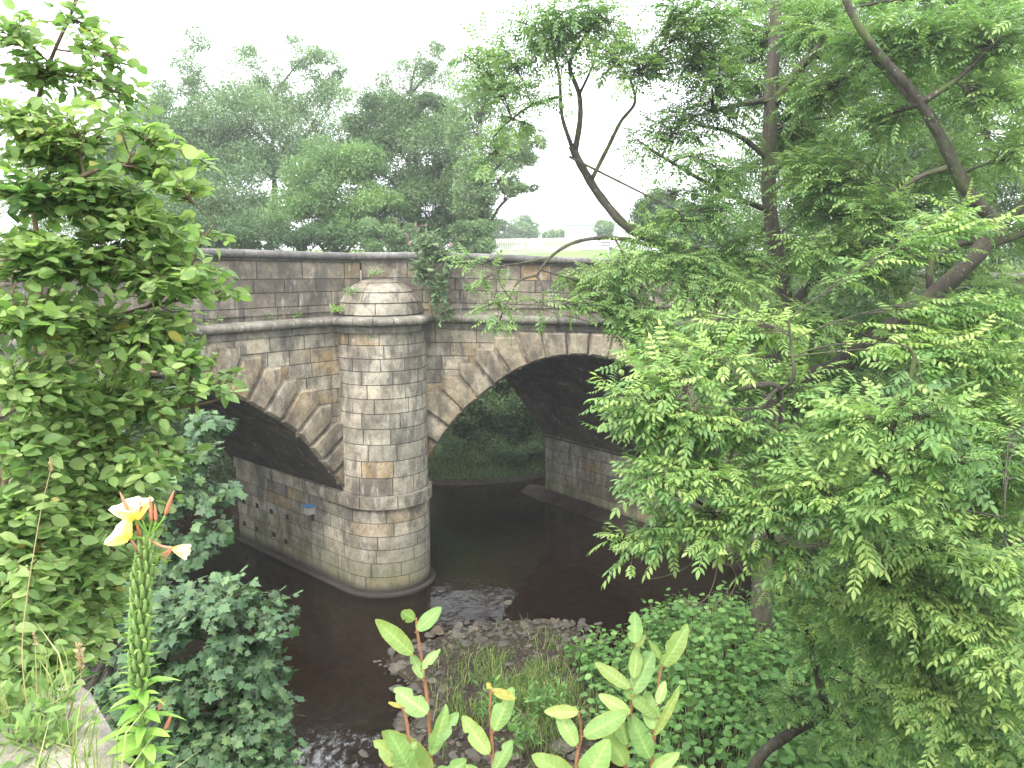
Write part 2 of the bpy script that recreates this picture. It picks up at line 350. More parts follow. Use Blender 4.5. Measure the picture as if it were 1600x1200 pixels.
def riffle(x, y):
    a = np.exp(-(((x + 2.9) / 1.9) ** 2 + ((y - 12.2) / 2.0) ** 2)) * (.55 + .6 * vnoise(x * .7, y * 2.2, .8, 21))
    c_ = np.exp(-(((y - 18.3 + .15 * (x - 4)) / 1.5) ** 2)) * smooth(2.5, 4.5, x) * (.5 + .6 * vnoise(x * .6, y * 2.2, .8, 22))
    return np.clip(a + c_, 0, 1)
wo = grid_obj('river_water', np.arange(-16, 19, .09), np.arange(6, 31.5, .09), lambda x, y: riffle(x, y) * (.11 * (vnoise(x, y * .8, .33, 2) - .5) + .06 * (vnoise(x, y, .15, 4) - .5)) + .004 * (vnoise(x, y, .8, 6) - .5), M['water'])
co = np.empty(len(wo.data.vertices) * 3, np.float32); wo.data.vertices.foreach_get('co', co); co = co.reshape(-1, 3)
wo.data.attributes['tint'].data.foreach_set('value', (riffle(co[:, 0], co[:, 1]) * .9 + .015).astype(np.float32))
tag(wo, kind='structure')

# ------------------------------------------------------------------ masonry
def blocks(mb, S, vs, lens, u_of_row, tint=(.5, .22), warm=.12, joint=.012, g=.014, sub=.45, stag=True, dt=None):
    """ashlar: S(u, v) -> (point, normal); vs row edges; lens (min, max) block length; u_of_row(i) -> list of (u0, u1)"""
    for i in range(len(vs) - 1):
        va, vb = vs[i], vs[i + 1]
        for (u0, u1) in u_of_row(i):
            if u1 - u0 < .06: continue
            cuts = [u0]; u = u0 - random.random() * lens[0] * .6
            while True:
                u += random.uniform(*lens)
                if u > u1 - lens[0] * .45: break
                if u > u0 + .12: cuts.append(u)
            cuts.append(u1)
            for a, bb in zip(cuts[:-1], cuts[1:]):
                ns = max(1, int((bb - a) / sub)); inner = np.linspace(a + g, bb - g, ns + 1)
                us = [a] + list(inner) + [bb]; vv = [va, va + g * (1 if vb > va else -1), vb - g * (1 if vb > va else -1), vb]
                h = random.uniform(0, .010); pts = []
                for jv, v_ in enumerate(vv):
                    for ju, u_ in enumerate(us):
                        p, nn = S(u_, v_); e = jv in (0, 3) or ju in (0, len(us) - 1)
                        pts.append(np.asarray(p) + np.asarray(nn) * (-joint if e else h))
                k = len(us); fs = [(r_ * k + q, r_ * k + q + 1, (r_ + 1) * k + q + 1, (r_ + 1) * k + q) for r_ in range(3) for q in range(k - 1)]
                tt = random.gauss(*tint) + (dt(a, va) if dt else 0)
                wm = random.uniform(.35, .85) if random.random() < warm else random.uniform(0, .12)
                tt = min(1, max(.08, tt)); em = np.array([jv in (0, 3) or ju in (0, len(us) - 1) for jv in range(4) for ju in range(len(us))])
                mb.add(pts, fs, np.where(em, -1.2, tt), np.where(em, 0, wm))

C0 = V(-3.3, 19.9); RP = 1.15
bdir = unit(V(-.733, .68)); nl = V(-.68, -.733)           # barrel direction, left-side normal
LA = V(-4.25, 19.2); Ld = unit(V(-.68, -.733)); Ln = unit(V(.733, -.68))    # left face, running to the left
RA = V(-2.2, 20.0); Rd = unit(V(6.5, .9)); Rn = unit(V(.9, -6.5))
def lp(t, z, out=0.): p = LA + Ld * t + Ln * out; return V(p[0], p[1], z)
def rp(t, z, out=0.): p = RA + Rd * t + Rn * out; return V(p[0], p[1], z)
ZF = 6.55                                                  # underside of string course
def sl_r(t): return -.035 * max(0, t - .5) * (1 if t < 30 else 1)
Lprof = [(-.30, 2.20), (.07, 2.75), (.65, 3.52), (1.26, 4.28), (1.95, 4.80), (2.40, 5.12), (3.04, 5.49), (3.64, 5.74), (4.13, 5.90), (4.6, 5.99), (5.1, 6.02)]
Rprof = [(-.55, 2.20), (-.2, 2.75), (.09, 3.25), (.56, 3.96), (.94, 4.41), (1.61, 4.98), (2.22, 5.44), (2.89, 5.75), (3.5, 5.89), (3.95, 5.92)]
def full(prof):
    c = prof[-1][0]; a = [V(*q) for q in prof]; return spline(a + [V(2 * c - q[0], q[1]) for q in a[-2::-1]], 5)
LC, RC = full(Lprof), full(Rprof)
def arch_z(curve, t):                                     # intrados height at t
    return np.interp(t, curve[:, 0], curve[:, 1], left=-9, right=-9)
def row_ranges(curve, t0, t1):
    ts = curve[:, 0]; zs = curve[:, 1]; lo, hi = ts[0], ts[-1]
    def f(zb, zt):
        # keep only where the whole block clears the opening
        inside = ts[zs > zb + .02] if zb + .02 > zs[0] else np.array([lo, hi])
        if len(inside) == 0: return [(t0, t1)]
        a, b_ = inside.min() - .02, inside.max() + .02
        return [(t0, a), (b_, t1)]
    return f

bridge = thing('stone_bridge', (C0[0], C0[1], 0), 'old sooty gritstone road bridge crossing the river on two segmental arches and a rounded pier', 'bridge')
# spandrels
def spandrel(name, fp, nrm, curve, t0, t1, zbot, slope):
    zs = list(np.arange(ZF, zbot, -.345)) + [zbot]; zs = zs[::-1]; mb = MB(); rr = row_ranges(curve, t0, t1)
    n3 = V(nrm[0], nrm[1], 0)
    blocks(mb, lambda u, v: (fp(u, v + slope(u) * (v / ZF)), n3), zs, (.55, 1.05), lambda i: rr(zs[i], zs[i + 1]), (.52, .2), .16)
    return mb.build(name, M['ashlar'], bridge)
spandrel('spandrel_wall', lp, Ln, LC, -.75, 17, -.3, lambda t: 0)
spandrel('spandrel_wall', rp, Rn, RC, -.9, 32, -.3, sl_r)

def ring(name, fp, nrm, curve, n, lmax, mirror_c, slope):
    mb = MB(); d = np.concatenate([[0], np.cumsum(np.linalg.norm(np.diff(curve, axis=0), axis=1))]); Ltot = d[-1]
    def at(s_):
        p = V(np.interp(s_, d, curve[:, 0]), np.interp(s_, d, curve[:, 1]))
        q = V(np.interp(s_ + .05, d, curve[:, 0]), np.interp(s_ + .05, d, curve[:, 1])) - V(np.interp(s_ - .05, d, curve[:, 0]), np.interp(s_ - .05, d, curve[:, 1]))
        q = unit(q); return p, V(-q[1], q[0])
    ss = np.linspace(0, Ltot, n + 1)
    for i in range(n):
        (a, na), (b_, nb) = at(ss[i]), at(ss[i + 1])
        left = (a[0] + b_[0]) / 2 < mirror_c
        lo_, up_ = ((a, na), (b_, nb)) if left else ((b_, nb), (a, na))
        Lr = lmax
        ou = up_[0] + up_[1] * Lr; ol = lo_[0] + lo_[1] * Lr
        zt = ZF - .012
        if ou[1] > zt: ou = up_[0] + up_[1] * (zt - up_[0][1]) / up_[1][1]
        if ol[1] > zt: ol = lo_[0] + lo_[1] * (zt - lo_[0][1]) / lo_[1][1]
        poly = [lo_[0], up_[0], ou, V(ol[0], ou[1]), ol]
        if ou[1] - ol[1] < .03: poly = [lo_[0], up_[0], ou, ol]
        poly = np.array(poly); cen = poly.mean(0)
        # inset polygon by half planes
        def inset(pl, dd):
            m_ = len(pl); out = []
            area = sum(pl[k][0] * pl[(k + 1) % m_][1] - pl[(k + 1) % m_][0] * pl[k][1] for k in range(m_)); sg = 1 if area > 0 else -1
            for k in range(m_):
                p0, p1, p2 = pl[k - 1], pl[k], pl[(k + 1) % m_]; e1 = unit(p1 - p0); e2 = unit(p2 - p1)
                n1_ = V(-e1[1], e1[0]) * sg; n2_ = V(-e2[1], e2[0]) * sg; bi = unit(n1_ + n2_); out.append(p1 + bi * dd / max(.5, bi @ n1_))
            return np.array(out), sg
        p1, sg = inset(poly, .020); p2, _ = inset(poly, .075); m_ = len(poly)
        o1 = .012; o2 = .085 + random.uniform(0, .025)
        rows = [(poly, -.25), (poly, -.012), (p1, o1), (p2, o2)]
        vv = []
        for pl, o in rows:
            for q in pl: vv.append(fp(q[0], q[1] + slope(q[0]) * q[1] / ZF, o))
        # raised centre for the quarry face
        vv.append(fp(cen[0], cen[1] + slope(cen[0]) * cen[1] / ZF, o2 + .012))
        fs = [(r_ * m_ + k, r_ * m_ + (k + 1) % m_, (r_ + 1) * m_ + (k + 1) % m_, (r_ + 1) * m_ + k) for r_ in range(3) for k in range(m_)]
        fs += [(3 * m_ + k, 3 * m_ + (k + 1) % m_, 4 * m_) for k in range(m_)]
        tq = min(1, max(.1, random.gauss(.55, .2))); mb.add(vv, fs, np.array([-1.2] * (2 * m_) + [tq * .6] * m_ + [tq] * (m_ + 1)), random.uniform(.3, .8) if random.random() < .2 else random.uniform(0, .2))
    return mb.build(name, M['vous'], bridge)
m = stone_mat('pitted voussoir stone', (.36, .315, .245))
for nd in m.node_tree.nodes:
    if nd.type == 'BUMP': nd.inputs['Distance'].default_value = .035; nd.inputs['Strength'].default_value = 1
M['vous'] = m
ring('arch_ring', lp, Ln, LC, 27, .86, 5.1, lambda t: 0)
ring('arch_ring', rp, Rn, RC, 23, .80, 3.95, sl_r)

# soffits: ruled from near curve to far curve
def soffit(name, fp, curve, off, slope, nseg=20):
    mb = MB(); d = np.concatenate([[0], np.cumsum(np.linalg.norm(np.diff(curve, axis=0), axis=1))]); Lt = d[-1]
    def S(u, v):   # u along barrel, v along the curve
        t_, z_ = np.interp(v, d, curve[:, 0]), np.interp(v, d, curve[:, 1]); p = fp(t_, z_ + slope(t_) * z_ / ZF)
        t2, z2 = np.interp(min(v + .05, Lt), d, curve[:, 0]), np.interp(min(v + .05, Lt), d, curve[:, 1])
        t1, z1 = np.interp(max(v - .05, 0), d, curve[:, 0]), np.interp(max(v - .05, 0), d, curve[:, 1])
        tan = unit(fp(t2, z2) - fp(t1, z1)); ax = unit(V(*off, 0)); nn = unit(np.cross(tan, ax))
        if nn[2] > 0 or (abs(nn[2]) < 1e-3): nn = -nn if nn[2] > 0 else nn
        Lb = np.linalg.norm(off); return p + V(*off, 0) * (u / Lb), nn
    Lb = float(np.linalg.norm(off)); vs = list(np.linspace(0, Lt, int(Lt / .42)))
    blocks(mb, S, vs, (.7, 1.3), lambda i: [(-.0, Lb)], (.45, .2), .05, sub=2)
    return mb.build(name, M['soffit'], bridge)
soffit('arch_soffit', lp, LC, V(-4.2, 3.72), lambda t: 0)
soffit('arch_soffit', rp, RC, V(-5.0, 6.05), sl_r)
# pier: lower body with half-round nose
Lside = 5.55
def pier_pt(u, R_):
    """outline: far-left end -> left flank -> nose -> right flank"""
    arc = math.pi * R_
    if u < Lside: p = C0 + nl * R_ + bdir * (Lside - u); n_ = nl
    elif u < Lside + arc:
        a = (u - Lside) / R_; n_ = nl * math.cos(a) - bdir * math.sin(a); p = C0 + n_ * R_
    else: p = C0 - nl * R_ + bdir * (u - Lside - arc); n_ = -nl
    return p, n_
def pier_S(R_):
    def S(u, v): p, n_ = pier_pt(u, R_); return V(p[0], p[1], v), V(n_[0], n_[1], 0)
    return S
UL = 2 * Lside + math.pi * RP
mb = MB(); lowz = [-.45, .1, .47, .83, 1.18, 1.52, 1.86, 2.22]
blocks(mb, pier_S(RP), lowz, (.75, 1.25), lambda i: [(0, UL)], (.5, .16), .10, sub=.16)
blocks(mb, lambda u, v: (lambda q: (V(q[0], q[1], v), V(*bdir, 0)))(C0 + bdir * Lside + nl * (RP - u)), lowz, (.6, 1), lambda i: [(0, 2 * RP)], (.5, .16))
pier = mb.build('pier', M['pier'], bridge)
def band(name, R_, z0, z1, mat, parent, over=0.0):
    U = 2 * Lside + math.pi * R_; mb = MB()
    blocks(mb, pier_S(R_), [z0, z1], (.9, 1.4), lambda i: [(-over, U)], (.6, .12), .05, sub=.16)
    for z, s in ((z1 - .006, 1), (z0 + .006, -1)):
        us = np.linspace(0, U, 60); a = [V(*pier_pt(u, R_ - .01)[0], z) for u in us]; b_ = [V(*(pier_pt(u, R_ - .01)[0] - pier_pt(u, R_ - .01)[1] * .3), z) for u in us]
        k = len(us); mb.add(a + b_, [(i, i + 1, k + i + 1, k + i) for i in range(k - 1)], .5)
    o = mb.build(name, mat, parent); return o
o = band('impost_band', RP + .07, 2.22, 2.56, M['pier'], bridge)
o = band('footing_ledge', RP + .13, -.5, .07, M['rubble'], bridge)
# upper half-round shaft
def cyl_S(R_, c=C0):
    def S(u, v): a = u / R_; n_ = V(math.cos(a), math.sin(a)); p = c + n_ * R_; return V(p[0], p[1], v), V(n_[0], n_[1], 0)
    return S
a0, a1 = R(170), R(395)
mb = MB(); upz = [2.56]; 
for h in (.42, .40, .40, .37, .36, .34, .33, .31, .29, .31, .28): upz.append(upz[-1] + h)
sc_ = (ZF - 2.56) / (upz[-1] - 2.56); upz = [2.56 + (z - 2.56) * sc_ for z in upz]
blocks(mb, cyl_S(RP - .02), upz, (.55, 1.0), lambda i: [(a0 * RP, a1 * RP)], (.58, .17), .07, sub=.14)
mb.build('pier_shaft', M['pier'], bridge)
# string course and pier cap: swept mouldings
def sweep(mb, path, prof, normals, tint=None):
    """path: list of points (x, y, dz); prof: (out, z); built in stones ~ 1 m long"""
    m_ = len(prof); vv = []
    for (x, y, dz), n_ in zip(path, normals):
        for o, z in prof: vv.append(V(x + n_[0] * o, y + n_[1] * o, z + dz))
    k = len(path); fs = [(i * m_ + j, (i + 1) * m_ + j, (i + 1) * m_ + j + 1, i * m_ + j + 1) for i in range(k - 1) for j in range(m_ - 1)]
    tt = np.repeat([.5 + .25 * math.sin(i * 12.7) for i in range(k)], m_)
    mb.add(vv, fs, tt if tint is None else tint, 0)
th = np.linspace(R(-90), R(90), 9)
mould = [(-.30, ZF), (.045, ZF), (.05, ZF + .15), (.09, ZF + .165)] + [(.12 + .095 * math.cos(a), ZF + .265 + .095 * math.sin(a)) for a in th] + [(.06, ZF + .375), (-.35, ZF + .40)]
def stones(mb, fp, n_, t0, t1, prof, slope, L_=1.05, mitre=None):
    t = t0
    while t < t1 - .01:
        e = min(t1, t + random.uniform(.85, 1.25) * L_)
        if t1 - e < .3: e = t1
        dzr = random.uniform(-.004, .004); oo = random.uniform(-.006, .006); pr = [(o + (oo if o > 0 else 0), z + dzr) for o, z in prof]
        g_ = .006; a = fp(t + g_, 0); c_ = fp(e - g_, 0)
        sweep(mb, [(a[0], a[1], slope(t)), (c_[0], c_[1], slope(e))], pr, [n_, n_], tint=min(1, max(0, random.gauss(.5, .15))))
        # end faces close the joint
        for q, sl__ in ((a, slope(t)), (c_, slope(e))):
            mb.add([V(q[0] + n_[0] * o, q[1] + n_[1] * o, z + sl__) for o, z in pr], [tuple(range(len(pr)))], .1)
        t = e
mb = MB(); stones(mb, lp, Ln, -.05, 17, mould, lambda t: 0); mb.build('string_course', M['moulding'], bridge)
mb = MB(); stones(mb, rp, Rn, -.1, 32, mould, sl_r)
mb.build('string_course', M['moulding'], bridge)
mb = MB(); na = 11
for i in range(na):
    aa = np.linspace(a0 + (a1 - a0) * i / na + .006, a0 + (a1 - a0) * (i + 1) / na - .006, 5)
    ns = [V(math.cos(a), math.sin(a)) for a in aa]
    sweep(mb, [(C0[0] + n_[0] * (RP + .03), C0[1] + n_[1] * (RP + .03), 0) for n_ in ns], [(o - .0, z + .008) for o, z in mould[1:-1]] + [(-.5, ZF + .41)], ns, tint=random.gauss(.5, .15))
mb.build('pier_cap', M['moulding'], bridge)
# dome
dpr = [(1.06, 6.96), (1.045, 7.10), (1.0, 7.235), (.93, 7.37), (.83, 7.50), (.68, 7.63), (.45, 7.73), (.20, 7.79), (.02, 7.81)]
dpr = spline([V(*q) for q in dpr], 5); dd = np.concatenate([[0], np.cumsum(np.linalg.norm(np.diff(dpr, axis=0), axis=1))])
def dome_S(u, v):  # u fraction angle (metres at r=1), v arc length
    r_ = np.interp(v, dd, dpr[:, 0]); z_ = np.interp(v, dd, dpr[:, 1]); a = u
    dr = np.interp(v + .02, dd, dpr[:, 0]) - np.interp(v - .02, dd, dpr[:, 0]); dz = np.interp(v + .02, dd, dpr[:, 1]) - np.interp(v - .02, dd, dpr[:, 1])
    q = unit(V(dz, -dr)); return V(C0[0] + r_ * math.cos(a), C0[1] + r_ * math.sin(a), z_), V(q[0] * math.cos(a), q[0] * math.sin(a), q[1])
def dv(r0):
    return float(np.interp(-r0, -dpr[:, 0], dd))
mb = MB(); vsd = [0, .29, .58, .62 + .36, dd[-1] - .001]
for i in range(len(vsd) - 1):
    fine = [vsd[i]] ; nb = [8, 7, 6, 5][i]; off_ = random.random()
    for k in range(nb):
        ua, ub = off_ + 2 * math.pi * k / nb, off_ + 2 * math.pi * (k + 1) / nb
        us = [ua] + list(np.linspace(ua + .012, ub - .012, 7)) + [ub]; vv = [vsd[i]] + list(np.linspace(vsd[i] + .012, vsd[i + 1] - (.012 if i < 3 else 0), 6)) + [vsd[i + 1]]
        pts = []
        for jv, v_ in enumerate(vv):
            for ju, u_ in enumerate(us):
                p, nn = dome_S(u_, v_); e = ju in (0, len(us) - 1) or jv == 0 or (jv == len(vv) - 1 and i < 3); pts.append(p + nn * (-.03 if e else .004 + .016 * (1 - (v_ - vsd[i]) / (vsd[i + 1] - vsd[i]))))
        kk = len(us); mb.add(pts, [(r_ * kk + q, r_ * kk + q + 1, (r_ + 1) * kk + q + 1, (r_ + 1) * kk + q) for r_ in range(len(vv) - 1) for q in range(kk - 1)], random.gauss(.55, .15), random.uniform(0, .15))
mb.build('domed_cap', M['dome'], bridge)
# parapet
pz = [6.90, 7.20, 7.52, 7.82, 8.22]
def sl_l(t): return .022 * t
for fp, n_, t0, t1, slf in ((lp, Ln, -.82, 17, sl_l), (rp, Rn, -1.52, 32, sl_r)):
    mb = MB(); n3 = V(n_[0], n_[1], 0)
    for i in range(4):
        back = (.05, .055, .06, .075)[i]; wm = (.05, .10, .05, .30)[i]; tn = (.22, .40, .25, .62)[i]
        blocks(mb, lambda u, v: (fp(u, v + slf(u) * (1 if slf is sl_r else (v - 6.9) / 1.5), -back), n3), [pz[i], pz[i + 1]], (.6, 1.05) if i < 3 else (.75, 1.25), lambda k: [(t0, t1)], (tn, .18), wm)
    # ledge and back
    A_, B_ = fp(t0, 0, -.4), fp(t1, 0, -.4)
    hh = lambda t: slf(t)
    mb.add([V(A_[0], A_[1], 7.2), V(B_[0], B_[1], 7.2 + min(0, hh(t1))), V(B_[0], B_[1], 8.3 + hh(t1)), V(A_[0], A_[1], 8.3 + hh(t0))], [(0, 1, 2, 3)], .3)
    mb.build('parapet_wall', M['parapet'], bridge)
    mb = MB(); cz_ = 8.22
    cop = [(-.47, cz_ - .02), (-.50, cz_ + .06), (-.42, cz_ + .18), (-.22, cz_ + .235), (-.02, cz_ + .225)] + [(.0 + .085 * math.cos(a), cz_ + .135 + .085 * math.sin(a)) for a in np.linspace(R(75), R(-80), 8)] + [(-.02, cz_ + .03), (-.03, cz_ - .005), (-.47, cz_ - .02)]
    stones(mb, fp, n_, t0, t1, cop, slf, 1.5)
    mb.build('coping', M['coping'], bridge, )
# deck, far faces, abutments
mb = MB(); far_l = [lp(t, 0) + V(-4.2, 3.72, 0) for t in (17, 5, -.3)]; far_r = [rp(t, 0) + V(-5.0, 6.05, 0) for t in (-.5, 9, 32)]
near = [lp(17, 0), lp(-.81, 0), rp(32, 0)]
ring_ = near + far_r[::-1] + far_l[::-1]
mb.add([V(p[0], p[1], 7.05) for p in ring_], [tuple(range(len(ring_)))], .4)
mb.build('road_deck', M['coping'], bridge)
mb = MB()
for fp, curve, off, t0, t1 in ((lp, LC, V(-4.2, 3.72, 0), -.3, 17), (rp, RC, V(-5.0, 6.05, 0), -.5, 32)):
    top = [fp(t, 7.9) + off for t in curve[:, 0]]; bot = [fp(t, z) + off for t, z in curve]
    k = len(top); mb.add(top + bot, [(i, i + 1, k + i + 1, k + i) for i in range(k - 1)], .4)
    e = curve[-1, 0]; mb.add([fp(e, -.5) + off, fp(t1, -.5) + off, fp(t1, 7.4) + off, fp(e, 7.9) + off], [(0, 1, 2, 3)], .4)
mb.build('rear_face', M['ashlar'], bridge)
for (fp, curve, off, fl) in ((lp, LC, V(-4.2, 3.72), 1), (rp, RC, V(-5.0, 6.05), 1)):
    mb = MB(); Lb = float(np.linalg.norm(off)); e = curve[-1, 0]; uo = unit(off); nn = V(-uo[1], uo[0], 0); d0 = fp(0, 0)[:2] - fp(1, 0)[:2]
    nn = nn if nn[:2] @ d0 > 0 else -nn
    blocks(mb, lambda u, v: (fp(e, v) + V(*(uo * u), 0), nn), [-.4, .15, .55, .95, 1.35, 1.75, 2.2], (.9, 1.7), lambda i: [(0, Lb)], (.45, .18), .15, sub=3)
    blocks(mb, lambda u, v: (fp(e, v) + V(*(uo * u), 0) + nn * .07, nn), [2.2, 2.52], (.9, 1.7), lambda i: [(0, Lb)], (.7, .12), .1, sub=3)
    q0 = fp(e, 2.515) ; q1 = q0 + V(*off, 0); mb.add([q0, q1, q1 + nn * .065, q0 + nn * .065], [(0, 1, 2, 3)], .5)
    mb.build('abutment', M['pier'], bridge)
# near-black blocks painting the shade inside the putlog holes of the pier flank
mbs = []
for (x, y) in ((381, 784), (402, 790), (424, 799), (449, 808), (382, 818), (401, 826), (428, 835), (447, 846)):
    r_ = P(x, y, 1) - V(0, 0, EYE); # intersect with flank plane
    A2 = C0 + nl * (RP + .005); s_ = (A2 @ nl) / (r_[:2] @ nl); q = V(0, 0, EYE) + r_ * s_
    mb = MB(); box(mb, (q[0], q[1], q[2]), (.15, .02, .13), math.atan2(bdir[1], bdir[0]), .3)
    a = MB(); mb.build('putlog_hole_shade', M['black'], bridge)
# ------------------------------------------------------------------ bird box on the pier
r_ = P(484, 797, 1) - V(0, 0, EYE); A2 = C0 + nl * (RP + .1); s_ = (A2 @ nl) / (r_[:2] @ nl); q = V(0, 0, EYE) + r_ * s_
bx = thing('nest_box', q - V(0, 0, .12), 'small pale nest box with a blue lid fixed to the flank of the pier', 'nest box')
az = math.atan2(bdir[1], bdir[0])
mb = MB(); box(mb, q, (.24, .2, .2), az, .5, 0, .01); mb.build('box_body', M['wood'], bx)
mb = MB(); box(mb, q + V(0, 0, .115) + V(*(nl * .02), 0), (.30, .26, .02), az, .5, 0, .004); mb.build('lid', M['blue'], bx)
mb = MB(); box(mb, q - V(0, 0, .2) - V(*(nl * .07), 0), (.06, .05, .2), az); mb.build('bracket', M['rust'], bx)
# ------------------------------------------------------------------ foliage templates
def ovate(w=.30, fold=.10, curl=.12, n=4, wav=.0):
    ys = np.linspace(0, 1, n + 2); vs = []; fs = []
    wid = lambda y: w * (math.sin(math.pi * min(1, y) ** .85)) ** .75
    vs.append((0, 0, 0))
    for y in ys[1:-1]:
        z = -curl * y * y; vs += [(-wid(y), y, z + fold * wid(y) / w * .6 + wav * random.uniform(-1, 1)), (0, y, z), (wid(y), y, z + fold * wid(y) / w * .6 + wav * random.uniform(-1, 1))]
    vs.append((0, 1, -curl)); e = len(vs) - 1
    fs += [(0, 2, 1), (0, 3, 2)]
    for i in range(n - 1):
        a = 1 + 3 * i; fs += [(a, a + 1, a + 4, a + 3), (a + 1, a + 2, a + 5, a + 4)]
    a = 1 + 3 * (n - 1); fs += [(a, a + 1, e), (a + 1, a + 2, e)]
    return np.array(vs, float), fs
def rhomb(w=.22, fold=.06, at_=.42):
    return np.array([(0, 0, 0), (-w, at_, fold), (0, 1, -.06), (w, at_, fold)], float), [(0, 2, 1), (0, 3, 2)]
def lance(w=.17):
    return ovate(w, .05, .15, 2)
def mapleleaf():
    out = [(0, 0), (-.22, -.10), (-.30, .12), (-.52, .16), (-.40, .34), (-.58, .56), (-.32, .56), (-.24, .66), (-.12, .78), (0, 1.02)]
    out = out + [(-x, y) for x, y in out[-2:0:-1]]
    vs = [(x, y, -.20 * (x * x + y * y * .5) + (.05 if abs(x) > .3 else 0)) for x, y in out] + [(0, .35, .03)]
    c_ = len(vs) - 1; k = len(out); return np.array(vs, float), [(i, c_, (i + 1) % k) for i in range(k)]
def compound(n_pairs=5, lw=.15, droop=.35, ll=.30, lo=False, splay=1.0):
    """pinnate leaf of unit length along +y; leaflets in pairs plus a terminal one"""
    vs = []; fs = []
    def rach(s): return V(0, s, -droop * s * s)
    def put(o, d, L_, roll):
        d = unit(d); nrm = unit(V(0, 0, 1) - d * d[2]); sd = np.cross(d, nrm); tv, tf = rhomb(lw / ll * .5, .03) if lo else ovate(lw / ll * .5, .05, .18, 2)
        k = sum(len(v_) for v_ in vs); q = o + (tv[:, :1] * sd + tv[:, 1:2] * d + tv[:, 2:3] * nrm) * L_
        vs.append(q); fs.extend([tuple(i + k for i in f_) for f_ in tf])
    for i in range(n_pairs):
        s = .26 + .60 * i / (n_pairs - 1)
        for sg in (-1, 1):
            L_ = ll * (1 - .18 * abs(i - n_pairs * .45) / n_pairs * 2) * random.uniform(.88, 1.1)
            put(rach(s), V(sg * splay, .65 + random.uniform(-.15, .15), -.35 - droop * s + random.uniform(-.15, .15)), L_, 0)
    put(rach(.93), V(random.uniform(-.15, .15), 1, -droop * 1.8), ll * 1.08, 0)
    k = sum(len(v_) for v_ in vs); rw = .007
    for s in np.linspace(0, .94, 4): vs.append(np.array([rach(s) + V(-rw, 0, 0), rach(s) + V(rw, 0, 0)]))
    fs.extend([(k + 2 * i, k + 2 * i + 1, k + 2 * i + 3, k + 2 * i + 2) for i in range(3)])
    return np.concatenate(vs), fs
T_OV = [ovate(.30, .12, c_, 4, .03) for c_ in (.05, .2, .35)] + [ovate(.34, -.05, .1, 4, .03)]
T_OVL = [ovate(.30, .10, .2, 2), ovate(.34, .04, .1, 2)]
T_ASH = [compound(4, .125, d_, .32) for d_ in (-.1, .05, .15, .3, .45)] + [compound(3, .14, .25, .36), compound(5, .115, .3, .29)]
T_ASHL = [compound(4, .14, d_, .33, True) for d_ in (.1, .25, .4, .55)]
T_MAP = [mapleleaf()]
T_RH = [rhomb(.26, .08), rhomb(.34, .05, .5)]
T_HEART = [ovate(.40, .08, .15, 3)]
T_LAN = [lance(.14), lance(.18)]

def frames(d, n_):
    d = unit(d); n_ = n_ - d * np.sum(d * n_, -1, keepdims=True); n_ = unit(n_); s = np.cross(d, n_)
    return np.stack([s, d, n_], -1)
def scatter(mb, tmpl, O, D_, Nn, size, tint, warm=None):
    O = np.asarray(O); n = len(O)
    if n == 0: return
    which = rng.integers(0, len(tmpl), n); Mx = frames(D_, Nn) * np.asarray(size)[:, None, None]
    for k, (tv, tf) in enumerate(tmpl):
        s = which == k
        if s.any(): mb.add_inst(tv, tf, Mx[s], O[s], tint[s], None if warm is None else warm[s])

